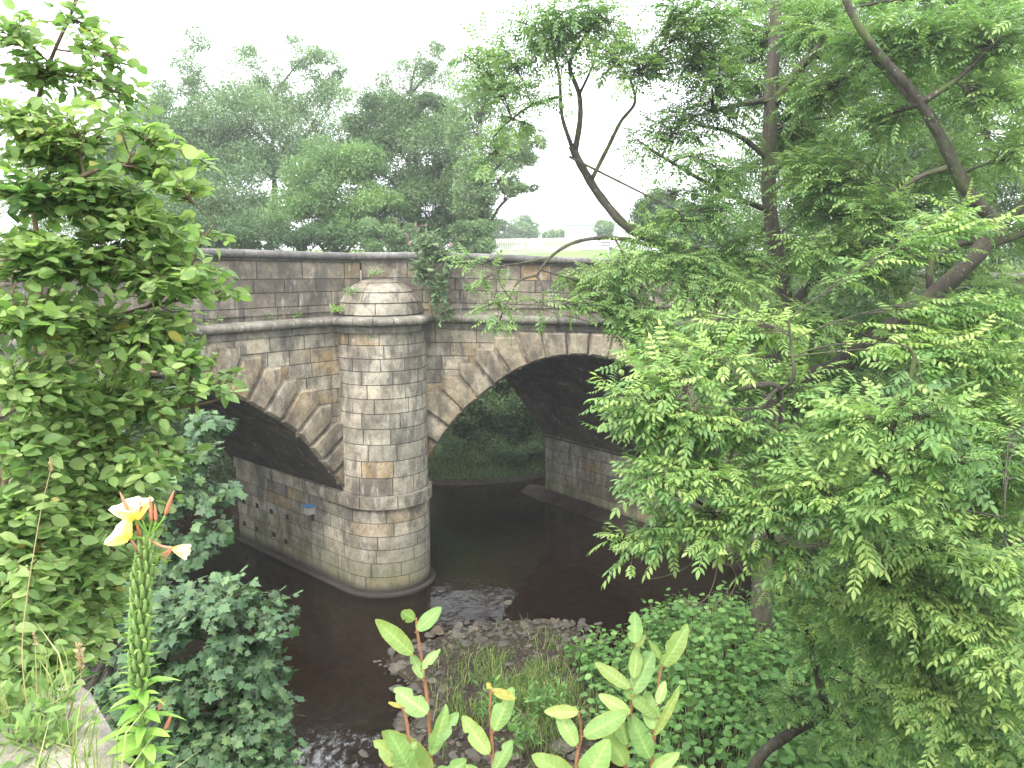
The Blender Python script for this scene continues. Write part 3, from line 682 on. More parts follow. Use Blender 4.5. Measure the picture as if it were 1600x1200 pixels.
def lobe(x, y, D_, rx, ry, rd=None, n=20, dens=1.0):
    """crown lobe: centre from survey direction and distance, half sizes rx, ry in frame units"""
    k = D_ / F_PX; c_ = P(x, y, D_); r_ = V(rx * k, (rd if rd is not None else (rx + ry) / 2 * k), ry * k)
    return dict(c=c_, r=r_, n=n)
def bez(a, b, rise, k=7, wob=.05):
    t = np.linspace(0, 1, k)[:, None]; mid = (a + b) / 2 + V(0, 0, rise) + rng.normal(0, wob, 3) * np.linalg.norm(b - a)
    return (1 - t) ** 2 * a + 2 * t * (1 - t) * mid + t * t * b
def grow(limbs, lobes, kind, wood, crown, size=.08, space=.05, tint=(.5, .18), twig_r=.004, br_r=.02, outl=.5, damage=.0, light_up=.25, bounds=None, droop=.0, twn=4, upb=1.0, dens=1.0):
    """limbs: list of (pts, radii) already in wood; every lobe gets a branch off the nearest limb, twigs and leaves"""
    LP = np.concatenate([np.asarray(p) for p, _ in limbs]); LR = np.concatenate([np.broadcast_to(r_, (len(p),)) for p, r_ in limbs])
    O = []; D_ = []; Nn = []; Tt = []; Sz = []
    for lb in lobes:
        c_, r_, n = lb['c'], lb['r'], int(lb['n'] * dens)
        dist = np.linalg.norm(LP - c_, axis=1) + .8 * np.maximum(0, LP[:, 2] - c_[2] - .2 * np.linalg.norm(LP - c_, axis=1)); j = int(dist.argmin()); a = LP[j]
        br = bez(a, c_ + rng.normal(0, .15, 3) * r_, .12 * np.linalg.norm(c_ - a), 8)
        r0 = min(LR[j] * .6, br_r * (1 + .25 * np.linalg.norm(c_ - a))); tube(wood, br, np.linspace(r0, twig_r * 1.6, 8), 5)
        ltint = rng.normal(0, .09)
        for _ in range(n):
            q = rng.normal(0, 1, 3); q = q / np.linalg.norm(q) * (rng.random() ** (1 / 2.2)); e = c_ + q * r_
            s_ = br[rng.integers(3, 8)] if rng.random() < .8 else br[rng.integers(1, 8)]
            if np.linalg.norm(e - s_) < .1: continue
            tt_ = rng.normal(0, .11) + (.22 if rng.random() < .08 else 0); tw = bez(s_, e, (.10 - droop) * np.linalg.norm(e - s_), 6); tube(wood, tw, np.linspace(twig_r * 1.3, twig_r * .5, 6), 3, cap=False)
            Lt = np.linalg.norm(np.diff(tw, axis=0), axis=1).sum(); k = max(2, int(Lt * outl / space))
            for i in range(k):
                f = 1 - outl * (i + rng.random() * .5) / k; x_ = f * 5; i0 = min(4, int(x_)); p = tw[i0] + (tw[i0 + 1] - tw[i0]) * (x_ - i0)
                td = unit(tw[i0 + 1] - tw[i0]); sd = unit(np.cross(td, V(0, 0, 1)) + 1e-3) * (1 if i % 2 else -1)
                if kind in ('ash', 'ashlo'):
                    if i == 0: d = td + rng.normal(0, .3, 3)
                    else: d = td * .45 + sd * .9 + rng.normal(0, .25, 3)
                    d[2] += .15; nn = V(0, 0, 1) + rng.normal(0, .28, 3)
                elif kind == 'maple':
                    d = td * .4 + sd * .8 + rng.normal(0, .35, 3); d[2] -= .35; nn = V(0, 0, 1) + rng.normal(0, .35, 3) + V(0, -.35, 0)
                elif kind == 'far':
                    d = rng.normal(0, 1, 3) + q * .8; nn = V(0, 0, .8) + rng.normal(0, .6, 3)
                else:
                    d = td * .6 + sd * .75 + rng.normal(0, .3, 3); nn = V(0, 0, 1.0) + rng.normal(0, .5, 3) + V(0, -.25, 0)
                O.append(p); D_.append(d); Nn.append(nn)
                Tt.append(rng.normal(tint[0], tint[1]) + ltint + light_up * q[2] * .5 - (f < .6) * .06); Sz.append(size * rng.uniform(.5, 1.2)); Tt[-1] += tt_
    if not O: return
    tm = {'ash': T_ASH, 'ashlo': T_ASHL, 'maple': T_MAP, 'far': T_RH, 'ov': T_OV, 'ovl': T_OVL, 'lance': T_LAN, 'heart': T_HEART}[kind]
    wm = np.where(rng.random(len(O)) < damage, rng.uniform(.4, .9, len(O)), rng.uniform(0, .06, len(O)))
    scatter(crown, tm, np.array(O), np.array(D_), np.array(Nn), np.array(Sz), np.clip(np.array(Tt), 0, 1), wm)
def limb(wood, pts, r0, r1, n=8, per=6, pw=1.0):
    sp = spline(pts, per); k = len(sp); rad = r0 + (r1 - r0) * np.linspace(0, 1, k) ** pw
    rad = rad * (1 + .06 * np.sin(np.arange(k) * 1.9)); tube(wood, sp, rad, n); return sp, rad
def ground_z(x, y): return float(height(np.array([x]), np.array([y]))[0])
def tree(name, label, cat, base, limbs, lobes, kind, mat, bark='bark', group=None, **kw):
    t_ = thing(name, base, label, cat, group); wd, cr = MB(), MB(); LB = []
    for pts, r0, r1 in limbs: LB.append(limb(wd, [V(*p) if not isinstance(p, np.ndarray) else p for p in pts], r0, r1))
    grow(LB, lobes, kind, wd, cr, **kw)
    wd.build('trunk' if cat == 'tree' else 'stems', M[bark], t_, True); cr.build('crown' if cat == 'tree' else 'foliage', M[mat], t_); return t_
def quick_tree(name, label, x, D_, ytop, lobes, mat, size=.2, nleaf=260, group=None, shell=.55, base_z=None, cat='tree', lean=0, trunk_r=.22, tint=(.5, .16), tm=None, sub=True):
    """tree seen small: trunk with limbs up into each clump, clumps filled with leaf clusters"""
    bx_ = (x - 800) / F_PX * D_ / .98; gz = base_z if base_z is not None else ground_z(bx_, D_); base = V(bx_, D_, gz - .15)
    t_ = thing(name, base, label, cat, group); wd, cr = MB(), MB(); O, DD, NN, TT, SS = [], [], [], [], []
    top = P(x + lean, ytop, D_); tp, tr_ = limb(wd, [base, base * .6 + top * .4 + V(.2, 0, 0), top * .7 + base * .3, top], trunk_r, .03)
    for lb in lobes:
        c_, r_ = lb['c'], lb['r']; hd = np.linalg.norm((tp - c_)[:, :2], axis=1); d = np.linalg.norm(tp - c_, axis=1) * .5 + 3.0 * np.maximum(0, tp[:, 2] - (c_[2] - .9 * hd - .2)); a = tp[int(d.argmin())]
        br = bez(a, c_, .05 * np.linalg.norm(c_ - a), 7); tube(wd, br, np.linspace(min(.09, trunk_r * .5), .02, 7), 5)
        ncl = int(lb['n'] * 3); vol = (r_[0] * r_[1] * r_[2]) ** (1 / 3)
        for _ in range(ncl):
            q = rng.normal(0, 1, 3); q /= np.linalg.norm(q); q *= rng.uniform(.35, 1.0) ** .6; cc = c_ + q * r_
            tube(wd, bez(br[rng.integers(3, 7)], cc, .02, 4), np.linspace(.022, .008, 4), 3, cap=False)
            rr = vol * rng.uniform(.24, .46); m_ = int(nleaf * 1.7 * rng.uniform(.6, 1.3)); u_ = rng.normal(0, 1, (m_, 3)); u_ /= np.linalg.norm(u_, axis=1)[:, None]
            rad = rng.uniform(.3, 1.12, (m_, 1)) ** .8; p = cc + u_ * rad * rr * V(1.15, 1.15, .8); tn = rng.normal(0, .10)
            O.append(p); DD.append(u_ + rng.normal(0, .6, (m_, 3))); NN.append(V(0, 0, .6) + u_ * .6 + rng.normal(0, .45, (m_, 3)))
            TT.append(rng.normal(tint[0] + tn, tint[1], m_)); SS.append(size * .78 * rng.uniform(.5, 1.3, m_))
    scatter(cr, tm or T_RH, np.concatenate(O), np.concatenate(DD), np.concatenate(NN), np.concatenate(SS), np.clip(np.concatenate(TT), 0, 1))
    wd.build('trunk' if cat == 'tree' else 'stems', M['bark'], t_, True); cr.build('crown' if cat == 'tree' else 'foliage', M[mat], t_); return t_

# ------------------------------------------------------------------ trees behind the bridge
def L_(x, y, D_, rx, ry, n=8): return lobe(x, y, D_, rx, ry, None, n)
GB = 'trees behind the bridge'
quick_tree('broadleaf_tree', 'big rounded grey-green tree behind the left end of the parapet', 300, 40, 165, [L_(300, 240, 40, 95, 75, 14), L_(235, 300, 39, 80, 70, 11), L_(380, 210, 40, 90, 60, 14), L_(340, 310, 38, 95, 65, 13), L_(280, 185, 40, 60, 30, 5), L_(120, 300, 40, 110, 90, 11), L_(225, 225, 40, 50, 50, 9), L_(190, 280, 40, 50, 60, 9), L_(380, 340, 38, 60, 50, 8)], 'bgmid', .16, 420, GB)
quick_tree('broadleaf_tree', 'tall open tree whose wispy tops stand above the left canopy', 430, 44, 150, [L_(450, 220, 44, 85, 85, 16), L_(300, 110, 44, 26, 60, 5), L_(280, 140, 44, 40, 20, 2), L_(385, 110, 44, 32, 45, 4), L_(475, 90, 44, 30, 44, 4), L_(425, 140, 44, 26, 30, 3), L_(515, 120, 44, 24, 45, 4), L_(390, 170, 44, 90, 34, 9), L_(500, 190, 44, 60, 60, 10)], 'bgmid', .15, 200, GB, tint=(.6, .16))
quick_tree('broadleaf_tree', 'bright yellow-green rounded tree just behind the middle of the parapet', 525, 34, 225, [L_(520, 285, 34, 80, 55, 13), L_(470, 345, 33, 65, 40, 9), L_(580, 340, 33, 60, 45, 9), L_(560, 255, 34, 45, 30, 6)], 'bglight', .14, 420, GB, tint=(.45, .16))
quick_tree('broadleaf_tree', 'dense dark green tree behind the flowering shrub on the parapet', 650, 37, 155, [L_(650, 245, 37, 80, 70, 15), L_(600, 205, 38, 55, 50, 9), L_(700, 310, 36, 60, 65, 12), L_(640, 340, 35, 85, 45, 11), L_(660, 175, 38, 40, 30, 5), L_(560, 230, 38, 40, 50, 6)], 'bgdark', .14, 420, GB, tint=(.62, .16))
quick_tree('broadleaf_tree', 'slender tree with thin leafy tips rising over the dark tree', 640, 42, 150, [L_(640, 145, 42, 45, 55, 8), L_(580, 160, 42, 40, 55, 8), L_(700, 160, 42, 40, 55, 8), L_(650, 100, 42, 30, 30, 3), L_(690, 95, 42, 26, 30, 2)], 'bgmid', .13, 170, GB, tint=(.6, .16))
quick_tree('broadleaf_tree', 'airy tree with dark crooked boughs reaching right over open sky', 752, 33, 150, [L_(745, 200, 33, 45, 60, 9), L_(800, 240, 33, 38, 34, 6), L_(770, 130, 33, 50, 50, 7), L_(810, 290, 33, 28, 20, 4), L_(830, 225, 33, 20, 28, 3), L_(745, 290, 33, 32, 50, 9), L_(735, 350, 33, 35, 45, 9)], 'bgmid', .13, 220, GB, tint=(.65, .16))
quick_tree('understorey_shrub', 'low rounded dark bush behind the parapet under the bright tree', 420, 31, 330, [L_(390, 365, 31, 70, 30, 8), L_(300, 365, 31, 70, 28, 7), L_(500, 372, 31, 50, 22, 6)], 'bgdark', .12, 380, 'bushes behind the parapet', cat='shrub', trunk_r=.08)
quick_tree('understorey_shrub', 'low bushy growth behind the parapet beside the flowering shrub', 620, 31, 340, [L_(600, 370, 31, 50, 25, 6), L_(745, 375, 31, 35, 28, 6)], 'bgmid', .12, 380, 'bushes behind the parapet', cat='shrub', trunk_r=.08)
quick_tree('broadleaf_tree', 'compact dark evergreen tree beyond the field right of the curved bough', 1055, 42, 300, [L_(1050, 350, 42, 62, 42, 12), L_(1110, 365, 42, 50, 35, 8), L_(1030, 330, 42, 35, 28, 5)], 'bgdark', .15, 380)
quick_tree('distant_tree', 'rounded blue-green tree far off at the left edge of the field', 790, 105, 345, [L_(788, 366, 105, 20, 20, 7)], 'bgdark', .42, 200, 'distant trees on the skyline')
quick_tree('distant_tree', 'tallest of the distant trees on the skyline beyond the field', 820, 115, 338, [L_(820, 360, 115, 22, 20, 7)], 'bgmid', .42, 200, 'distant trees on the skyline')
quick_tree('distant_tree', 'pale low tree beyond the field left of the white building', 878, 120, 355, [L_(872, 372, 120, 26, 12, 7)], 'bgmid', .42, 200, 'distant trees on the skyline')
quick_tree('distant_tree', 'small pale tree behind the white sign post', 948, 95, 340, [L_(946, 360, 95, 14, 16, 5)], 'bgmid', .35, 160, 'distant trees on the skyline')
# right-hand backdrop
GR = 'trees on the far right bank'
quick_tree('riverside_tree', 'dark leafy tree filling the bank beyond the tall ash trunk', 1300, 27, 120, [L_(1260, 330, 27, 110, 80, 13), L_(1330, 230, 27, 110, 80, 12), L_(1420, 330, 26, 110, 90, 14), L_(1240, 200, 28, 60, 60, 6), L_(1260, 90, 28, 70, 50, 6), L_(1370, 110, 27, 80, 60, 8), L_(1330, 20, 28, 80, 40, 5)], 'bgmid', .12, 380, GR, base_z=5)
quick_tree('riverside_tree', 'dark tree rising out of frame at the right edge behind the forked limb', 1540, 25, 60, [L_(1540, 200, 25, 110, 110, 14), L_(1570, 350, 25, 90, 90, 12), L_(1470, 110, 25, 80, 80, 9), L_(1600, 60, 25, 70, 70, 6), L_(1520, 30, 25, 80, 50, 7), L_(1440, 230, 26, 70, 50, 8)], 'bgmid', .12, 380, GR, base_z=5)
quick_tree('riverside_tree', 'low dark tree under the leaning limb at the far bank', 1350, 19.5, 430, [L_(1300, 520, 20, 130, 80, 13), L_(1430, 480, 20, 120, 80, 13), L_(1540, 560, 19.5, 120, 100, 13), L_(1380, 640, 19, 130, 80, 13), L_(1220, 640, 19.5, 70, 70, 8)], 'bgdark', .11, 420, GR, base_z=1.2, tint=(.55, .2))
quick_tree('riverside_tree', 'shaded tree low at the right edge behind the drooping ash sprays', 1570, 17.5, 600, [L_(1560, 730, 17.5, 110, 90, 12), L_(1450, 760, 18, 100, 60, 10)], 'bgdark', .10, 420, GR, base_z=1.0, tint=(.55, .2))

# ------------------------------------------------------------------ seen through the arches
rw = thing('retaining_wall', (0, 33.6, 0), 'shaded rubble retaining wall on the far bank seen through the right arch', 'wall')
mb = MB(); blocks(mb, lambda u, v: (V(u, 33.6, v), V(0, -1, 0)), [.0, .4, .8, 1.2, 1.6, 2.0, 2.4, 2.8, 3.2], (.5, 1.0), lambda i: [(-16, 8)], (.5, .2), .1, sub=2)
mb.add([V(-16, 33.62, 3.2), V(8, 33.62, 3.2), V(8, 34.6, 3.2), V(-16, 34.6, 3.2)], [(0, 1, 2, 3)], .4); mb.build('wall_face', M['rubble'], rw)
GS = 'shrubs on the far bank seen through the arches'
quick_tree('bramble', 'leafy bramble curtain draped over the wall seen through the right arch', 790, 31.6, 600, [L_(770, 630, 31.6, 60, 45, 16), L_(820, 600, 31.8, 50, 45, 12), L_(720, 640, 31.6, 45, 40, 10), L_(780, 672, 31.4, 50, 26, 10), L_(740, 600, 32, 60, 40, 8), L_(725, 690, 31.6, 34, 26, 6), L_(860, 590, 31.8, 40, 45, 7), L_(850, 680, 31.2, 24, 34, 8), L_(812, 690, 31.4, 30, 30, 7)], 'bgdark', .13, 300, GS, cat='shrub', trunk_r=.07, tint=(.65, .28), tm=T_OVL)
quick_tree('balsam_plant', 'pink-tipped plant on the grass bank just right of the pier', 700, 30.2, 670, [L_(700, 705, 30.2, 26, 28, 7)], 'bgdark', .13, 130, GS, cat='plant', trunk_r=.03, tm=T_LAN, tint=(.7, .2))
quick_tree('balsam_plant', 'largest pink-tipped plant in the middle of the grass bank under the arch', 765, 30.2, 680, [L_(765, 705, 30.2, 38, 28, 9)], 'bgdark', .13, 130, GS, cat='plant', trunk_r=.03, tm=T_LAN, tint=(.75, .2))
quick_tree('balsam_plant', 'pink-tipped plant on the grass bank against the abutment', 825, 30.2, 685, [L_(825, 712, 30.2, 26, 24, 7)], 'bgdark', .13, 130, GS, cat='plant', trunk_r=.03, tm=T_LAN, tint=(.75, .2))
quick_tree('riverside_tree', 'dark foliage on the far bank filling the left arch', 230, 27, 560, [L_(180, 640, 27, 110, 80, 10), L_(300, 660, 28, 90, 80, 10), L_(250, 760, 27, 100, 50, 8)], 'bgdark', .14, 300, GS, base_z=.3)

# ------------------------------------------------------------------ field beyond: fence, building, sign
fe = thing('picket_fence', (P(820, 392, 78)), 'faded grey fence running across the far edge of the field', 'fence')
mb = MB(); a, b_ = P(770, 392, 70), P(905, 386, 92)
for i in range(60):
    q = a + (b_ - a) * i / 59; z = ground_z(q[0], q[1]); box(mb, (q[0], q[1], z + .75), (.12, .04, 1.5), .2, .5)
mb.build('pale', M['wood'], fe)['kind'] = 'stuff'
mb = MB()
for zz in (.5, 1.2):
    za, zb = ground_z(*a[:2]), ground_z(*b_[:2]); tube(mb, [V(a[0], a[1] + .06, za + zz), V(b_[0], b_[1] + .06, zb + zz)], .04, 4)
mb.build('rail', M['wood'], fe)
bc = P(930, 388, 100); gz = ground_z(bc[0], bc[1])
bd = thing('white_building', (bc[0], bc[1], gz), 'low white building across the field behind the signpost', 'building')
mb = MB(); box(mb, (bc[0], bc[1], gz + 1.5), (6.6, 5, 3.0), .15); mb.build('wall', M['white'], bd)
mb = MB(); c_, s_ = math.cos(.15), math.sin(.15)
def rot(x, y, z): return V(bc[0] + x * c_ - y * s_, bc[1] + x * s_ + y * c_, gz + z)
mb.add([rot(-3.5, -2.7, 2.95), rot(3.5, -2.7, 2.95), rot(3.5, 2.7, 2.95), rot(-3.5, 2.7, 2.95), rot(-3.5, 0, 3.7), rot(3.5, 0, 3.7)], [(0, 1, 5, 4), (2, 3, 4, 5), (0, 4, 3), (1, 2, 5), (0, 3, 2, 1)], .5); mb.build('roof', M['paleroof'], bd)
mb = MB(); q = rot(1.2, -2.53, 1.2); box(mb, q, (.9, .05, 2.0), .15); mb.build('door', M['paleroof'], bd)
sp_ = P(950, 405, 34); gz = ground_z(sp_[0], sp_[1]) if sp_[1] > 37 else 7.0
sp_ = P(950, 405, 38); gz = ground_z(sp_[0], sp_[1])
sg = thing('road_sign', (sp_[0], sp_[1], gz), 'small white rectangular road sign on a white post beyond the parapet', 'sign')
zc = P(950, 381, 38)[2]
mb = MB(); tube(mb, [V(sp_[0], sp_[1] + .04, gz - .3), V(sp_[0], sp_[1] + .04, zc + .25)], .05, 8); mb.build('post', M['white'], sg)
mb = MB(); box(mb, (sp_[0] - .12, sp_[1] - .03, zc), (.66, .03, .30), 0, .5, 0, .004); pl = mb.build('sign_plate', M['signw'], sg)
for r_, zz in ((5, .06), (6, -.06)):
    xx = -.24; mb = MB()
    for k in range(r_): ww = random.uniform(.04, .09); box(mb, (sp_[0] - .12 + xx + ww / 2, sp_[1] - .05, zc + zz), (ww, .004, .05)); xx += ww + .02
    mb.build('lettering', M['text'], pl)

# ------------------------------------------------------------------ buddleia on the parapet and ledge plants
b0 = P(668, 500, 19.45)
bud = tree('buddleia', 'buddleia with pink flower spikes growing out of the bridge beside the domed cap', 'shrub', b0,
     [([P(675, 512, 19.75), P(672, 470, 19.5), P(668, 420, 19.5), P(664, 375, 19.6)], .035, .012), ([P(678, 500, 19.7), P(690, 440, 19.4), P(700, 390, 19.5)], .03, .01)],
     [lobe(668, 385, 19.5, 30, 26, None, 20), lobe(660, 425, 19.4, 22, 30, None, 16), lobe(688, 450, 19.4, 22, 34, None, 18), lobe(692, 492, 19.5, 20, 20, None, 10), lobe(690, 400, 19.6, 22, 24, None, 12)],
     'lance', 'budd', 'barkl', dens=4.5, size=.17, space=.05, tint=(.5, .2), twig_r=.004, br_r=.012, outl=.8)
def spikes(parent, pts, L0=.16, mat='pink', n=60, r_=.018, up=V(0, 0, 1)):
    for p in pts:
        mb = MB(); d = unit(up + rng.normal(0, .45, 3)); k = n; s = rng.random(k); a_ = rng.normal(0, 1, (k, 3)); a_ -= (a_ @ d)[:, None] * d; a_ = unit(a_)
        O = p + d * (s * L0)[:, None] + a_ * (r_ * (1 - s))[:, None] * rng.random((k, 1)); scatter(mb, T_RH, O, a_ + d * .3, rng.normal(0, 1, (k, 3)), np.full(k, .018 * L0 / .16), rng.random(k)); mb.build('flower_spike', M[mat], parent)
spikes(bud, [P(x, y, 19.3) for x, y in ((640, 372), (650, 358), (641, 384), (706, 385), (668, 352))], .16, n=70, r_=.03)
GL = 'small weeds on the bridge ledge'
def tuft(name, label, c_, r_, n, size, mat, kind='ov', group=None, cat='plant', grow_up=.4, tint=(.6, .2)):
    t_ = thing(name, c_, label, cat, group); wd, cr = MB(), MB(); O, DD, NN, TT = [], [], [], []
    for _ in range(n):
        d = rng.normal(0, 1, 3) * V(1, 1, .4) + V(0, 0, grow_up * 2); d = unit(d); e = c_ + d * r_ * rng.uniform(.4, 1); st = bez(V(*c_), e, .1 * r_, 4); tube(wd, st, [.003, .0025, .002, .0015], 3, cap=False)
        for k in range(4): O.append(st[-1 - (k // 2)] + rng.normal(0, .01, 3)); DD.append(d + rng.normal(0, .7, 3)); NN.append(V(0, -.3, 1) + rng.normal(0, .4, 3)); TT.append(rng.normal(*tint))
    k = len(O); tm = {'ov': T_OVL, 'lance': T_LAN, 'maple': T_MAP, 'heart': T_HEART}[kind]; scatter(cr, tm, np.array(O), np.array(DD), np.array(NN), size * rng.uniform(.6, 1.2, k), np.clip(np.array(TT), 0, 1))
    wd.build('stems', M['greenstem'], t_); cr.build('leaves', M[mat], t_); return t_
tuft('ledge_weed', 'bright green weed at the foot of the domed cap', P(527, 487, 19.0), .22, 26, .06, 'prim', group=GL)
tuft('ledge_weed', 'weed trailing up the left side of the domed cap', P(548, 462, 18.95), .26, 34, .05, 'bgmid', group=GL)
tuft('ledge_weed', 'green weed on top of the domed cap', P(588, 430, 19.6), .22, 20, .06, 'bglight', group=GL)
tuft('ledge_weed', 'weed on the string course below the parapet, right of the willow', P(462, 495, 18.4), .16, 16, .045, 'bglight', group=GL)
tuft('ledge_weed', 'small weed on the string course midway along the left wall', P(420, 498, 17.9), .14, 12, .045, 'bgmid', group=GL)
tuft('ledge_weed', 'low weed on the string course nearest the willow leaves', P(340, 503, 16.9), .2, 16, .04, 'bgmid', group=GL)
tuft('ledge_weed', 'fern-like weed in a joint high on the pier shaft', P(578, 527, 18.7), .10, 8, .04, 'bgmid', group=GL)

# ------------------------------------------------------------------ ash trees on the right
tr = [P(1195, 1090, 13.6), P(1190, 960, 13.6), P(1200, 820, 13.7), P(1212, 700, 13.8), P(1205, 560, 13.9), P(1225, 460, 14.0), P(1203, 330, 14.0), P(1203, 180, 14.0), P(1212, 40, 14.0), P(1216, -90, 14.0)]
wl = [(tr, .21, .09),
      ([P(1208, 600, 13.9), P(1300, 575, 13.2), P(1400, 505, 12.0), P(1500, 425, 11.2), P(1562, 352, 10.9)], .145, .115),
      ([P(1562, 352, 11.2), P(1512, 300, 11.1), P(1470, 215, 11.0), P(1430, 150, 10.9), P(1370, 80, 10.8), P(1330, 20, 10.8), P(1300, -60, 10.8)], .095, .035),
      ([P(1562, 352, 11.2), P(1610, 310, 11.1), P(1680, 230, 11)], .085, .05),
      ([P(1540, 385, 11.4), P(1600, 365, 11.2), P(1680, 350, 11)], .06, .04),
      ([P(1435, 165, 10.9), P(1400, 130, 11.2), P(1365, 95, 11.4), P(1345, 110, 11.5)], .05, .02),
      ([P(1440, 160, 10.9), P(1500, 120, 10.8), P(1560, 60, 10.6)], .05, .02),
      ([P(1205, 165, 14), P(1255, 100, 13.8), P(1290, 60, 13.6), P(1310, -20, 13.4)], .09, .04),
      ([P(1203, 155, 14), P(1150, 165, 13.6), P(1110, 175, 13.2)], .06, .02),
      ([P(1480, 262, 11), P(1440, 275, 11.1), P(1400, 300, 11.2)], .045, .02),
      ([P(1560, 375, 11.4), P(1500, 380, 11.5), P(1455, 402, 11.6), P(1410, 385, 11.7), P(1395, 360, 11.7)], .06, .025),
      ([P(1455, 402, 11.6), P(1452, 440, 11.6), P(1457, 470, 11.8)], .055, .05),
      ([P(1220, 500, 14), P(1280, 430, 13.6), P(1340, 390, 13), P(1380, 330, 12.6)], .09, .03),
      # the long curved bough over open sky
      ([P(1215, 430, 14), P(1130, 400, 13.6), P(1050, 385, 13.2), P(985, 358, 13), P(940, 310, 13), P(910, 262, 13), P(893, 228, 13)], .09, .062),
      ([P(893, 228, 13), P(878, 180, 13), P(874, 120, 13), P(862, 60, 13), P(868, -10, 13)], .035, .012),
      ([P(898, 238, 13), P(906, 190, 12.9), P(905, 148, 12.9), P(890, 100, 12.8), P(912, 60, 12.8), P(945, 10, 12.7)], .05, .018),
      ([P(905, 148, 12.9), P(925, 105, 13), P(935, 70, 13)], .025, .012),
      ([P(922, 285, 13), P(950, 230, 12.8), P(970, 190, 12.7), P(992, 160, 12.6), P(985, 125, 12.6)], .036, .02),
      ([P(876, 150, 13), P(830, 165, 12.8), P(795, 190, 12.6), P(770, 215, 12.6)], .022, .012),
      ([P(890, 245, 13), P(950, 275, 12.6), P(1000, 300, 12.4), P(1060, 330, 12.2)], .022, .012),
      ([P(1130, 400, 13.6), P(1040, 388, 12.8), P(960, 372, 12.2), P(900, 378, 11.9), P(860, 402, 11.8), P(838, 432, 11.8)], .038, .018),
      ([P(862, 402, 11.8), P(810, 412, 11.8), P(782, 418, 11.8), P(780, 440, 11.8), P(800, 470, 11.7)], .016, .009),
      ([P(838, 430, 11.8), P(810, 440, 11.7), P(795, 470, 11.7)], .018, .008),
      ([P(838, 430, 11.8), P(848, 450, 11.7), P(848, 485, 11.7)], .018, .007),
      ([P(1203, 330, 14), P(1130, 300, 13.4), P(1060, 260, 13), P(1010, 230, 12.8)], .05, .02),
      ([P(1203, 250, 14), P(1150, 210, 13.8), P(1090, 195, 13.6)], .06, .02)]
l = lambda x, y, D_, rx, ry, n: lobe(x, y, D_, rx, ry, min(1.3, (rx + ry) / 2 * D_ / F_PX), n)
lobes = [l(870, 60, 12.8, 75, 60, 26), l(800, 110, 12.7, 45, 55, 12), l(940, 40, 12.8, 70, 50, 22), l(1010, 90, 12.8, 70, 60, 22), l(800, 190, 12.6, 50, 40, 8), l(770, 240, 12.5, 50, 35, 8),
         l(1060, 190, 13, 80, 60, 26), l(1100, 80, 13, 80, 70, 30), l(1000, 230, 12.6, 45, 40, 9), l(1060, 300, 12.4, 60, 25, 9), l(1180, 60, 14.8, 80, 60, 26), l(1120, 170, 13, 60, 60, 22),
         l(1280, 40, 12.5, 80, 60, 26), l(1360, 60, 11.5, 80, 60, 26), l(1450, 50, 11, 90, 60, 30), l(1550, 60, 10.8, 80, 70, 30), l(1280, 150, 12.3, 80, 60, 28), l(1380, 190, 11.4, 70, 50, 18),
         l(1540, 150, 10.8, 70, 50, 22), l(1590, 230, 10.8, 50, 50, 14), l(1130, 290, 13, 50, 60, 18), l(1230, 260, 15, 50, 60, 14), l(1280, 280, 12.2, 90, 60, 32), l(1370, 330, 11.5, 70, 50, 22), l(1150, 390, 12.8, 60, 45, 22), l(1230, 390, 14.8, 50, 45, 14),
         l(1300, 400, 12, 90, 50, 30), l(1060, 420, 12, 80, 35, 22), l(980, 430, 11.8, 60, 40, 18), l(1120, 470, 11.8, 90, 45, 30), l(1010, 500, 11.6, 60, 35, 16), l(1240, 510, 12, 80, 40, 22),
         l(760, 430, 11.8, 26, 30, 5), l(770, 470, 11.7, 34, 26, 8), l(840, 470, 11.7, 26, 24, 5), l(780, 505, 11.6, 26, 18, 4), l(730, 405, 11.8, 22, 12, 3), l(1440, 320, 13, 50, 50, 12), l(1420, 400, 13.6, 60, 40, 14), l(1560, 470, 12.8, 60, 40, 14), l(905, 480, 11.7, 40, 26, 8)]
for gx in range(1170, 1640, 85):
    for gy in range(-10, 640, 75):
        lobes.append(l(gx + random.uniform(-25, 25), gy + random.uniform(-25, 25), random.uniform(15, 16.5) if gx < 1280 else random.uniform(13, 15.5), 65, 45, 10))
for gx, gy in ((1500, 260), (1250, 230), (1350, 260), (1200, 150), (1420, 110), (1580, 150), (1480, 60), (1280, 330), (1230, 20), (1120, 20), (1010, 380), (1060, 350), (1120, 420), (980, 470), (930, 440), (1050, 540), (1120, 330), (1170, 440), (1090, 250), (1130, 120), (1060, 20), (880, 20), (960, 90), (820, 40), (850, 150), (780, 130), (740, 90)):
    lobes.append(l(gx, gy, 15.3 if 1190 < gx < 1260 else 12.3, 60, 40, 13 if gx > 900 else 9))
tree('ash_tree', 'tall ash with a straight dark trunk and a long limb leaning out to the right', 'tree', tr[0], wl, lobes, 'ashlo', 'ashfar', dens=2.5, size=.27, space=.07, outl=.85, twig_r=.005, br_r=.02, tint=(.62, .18))

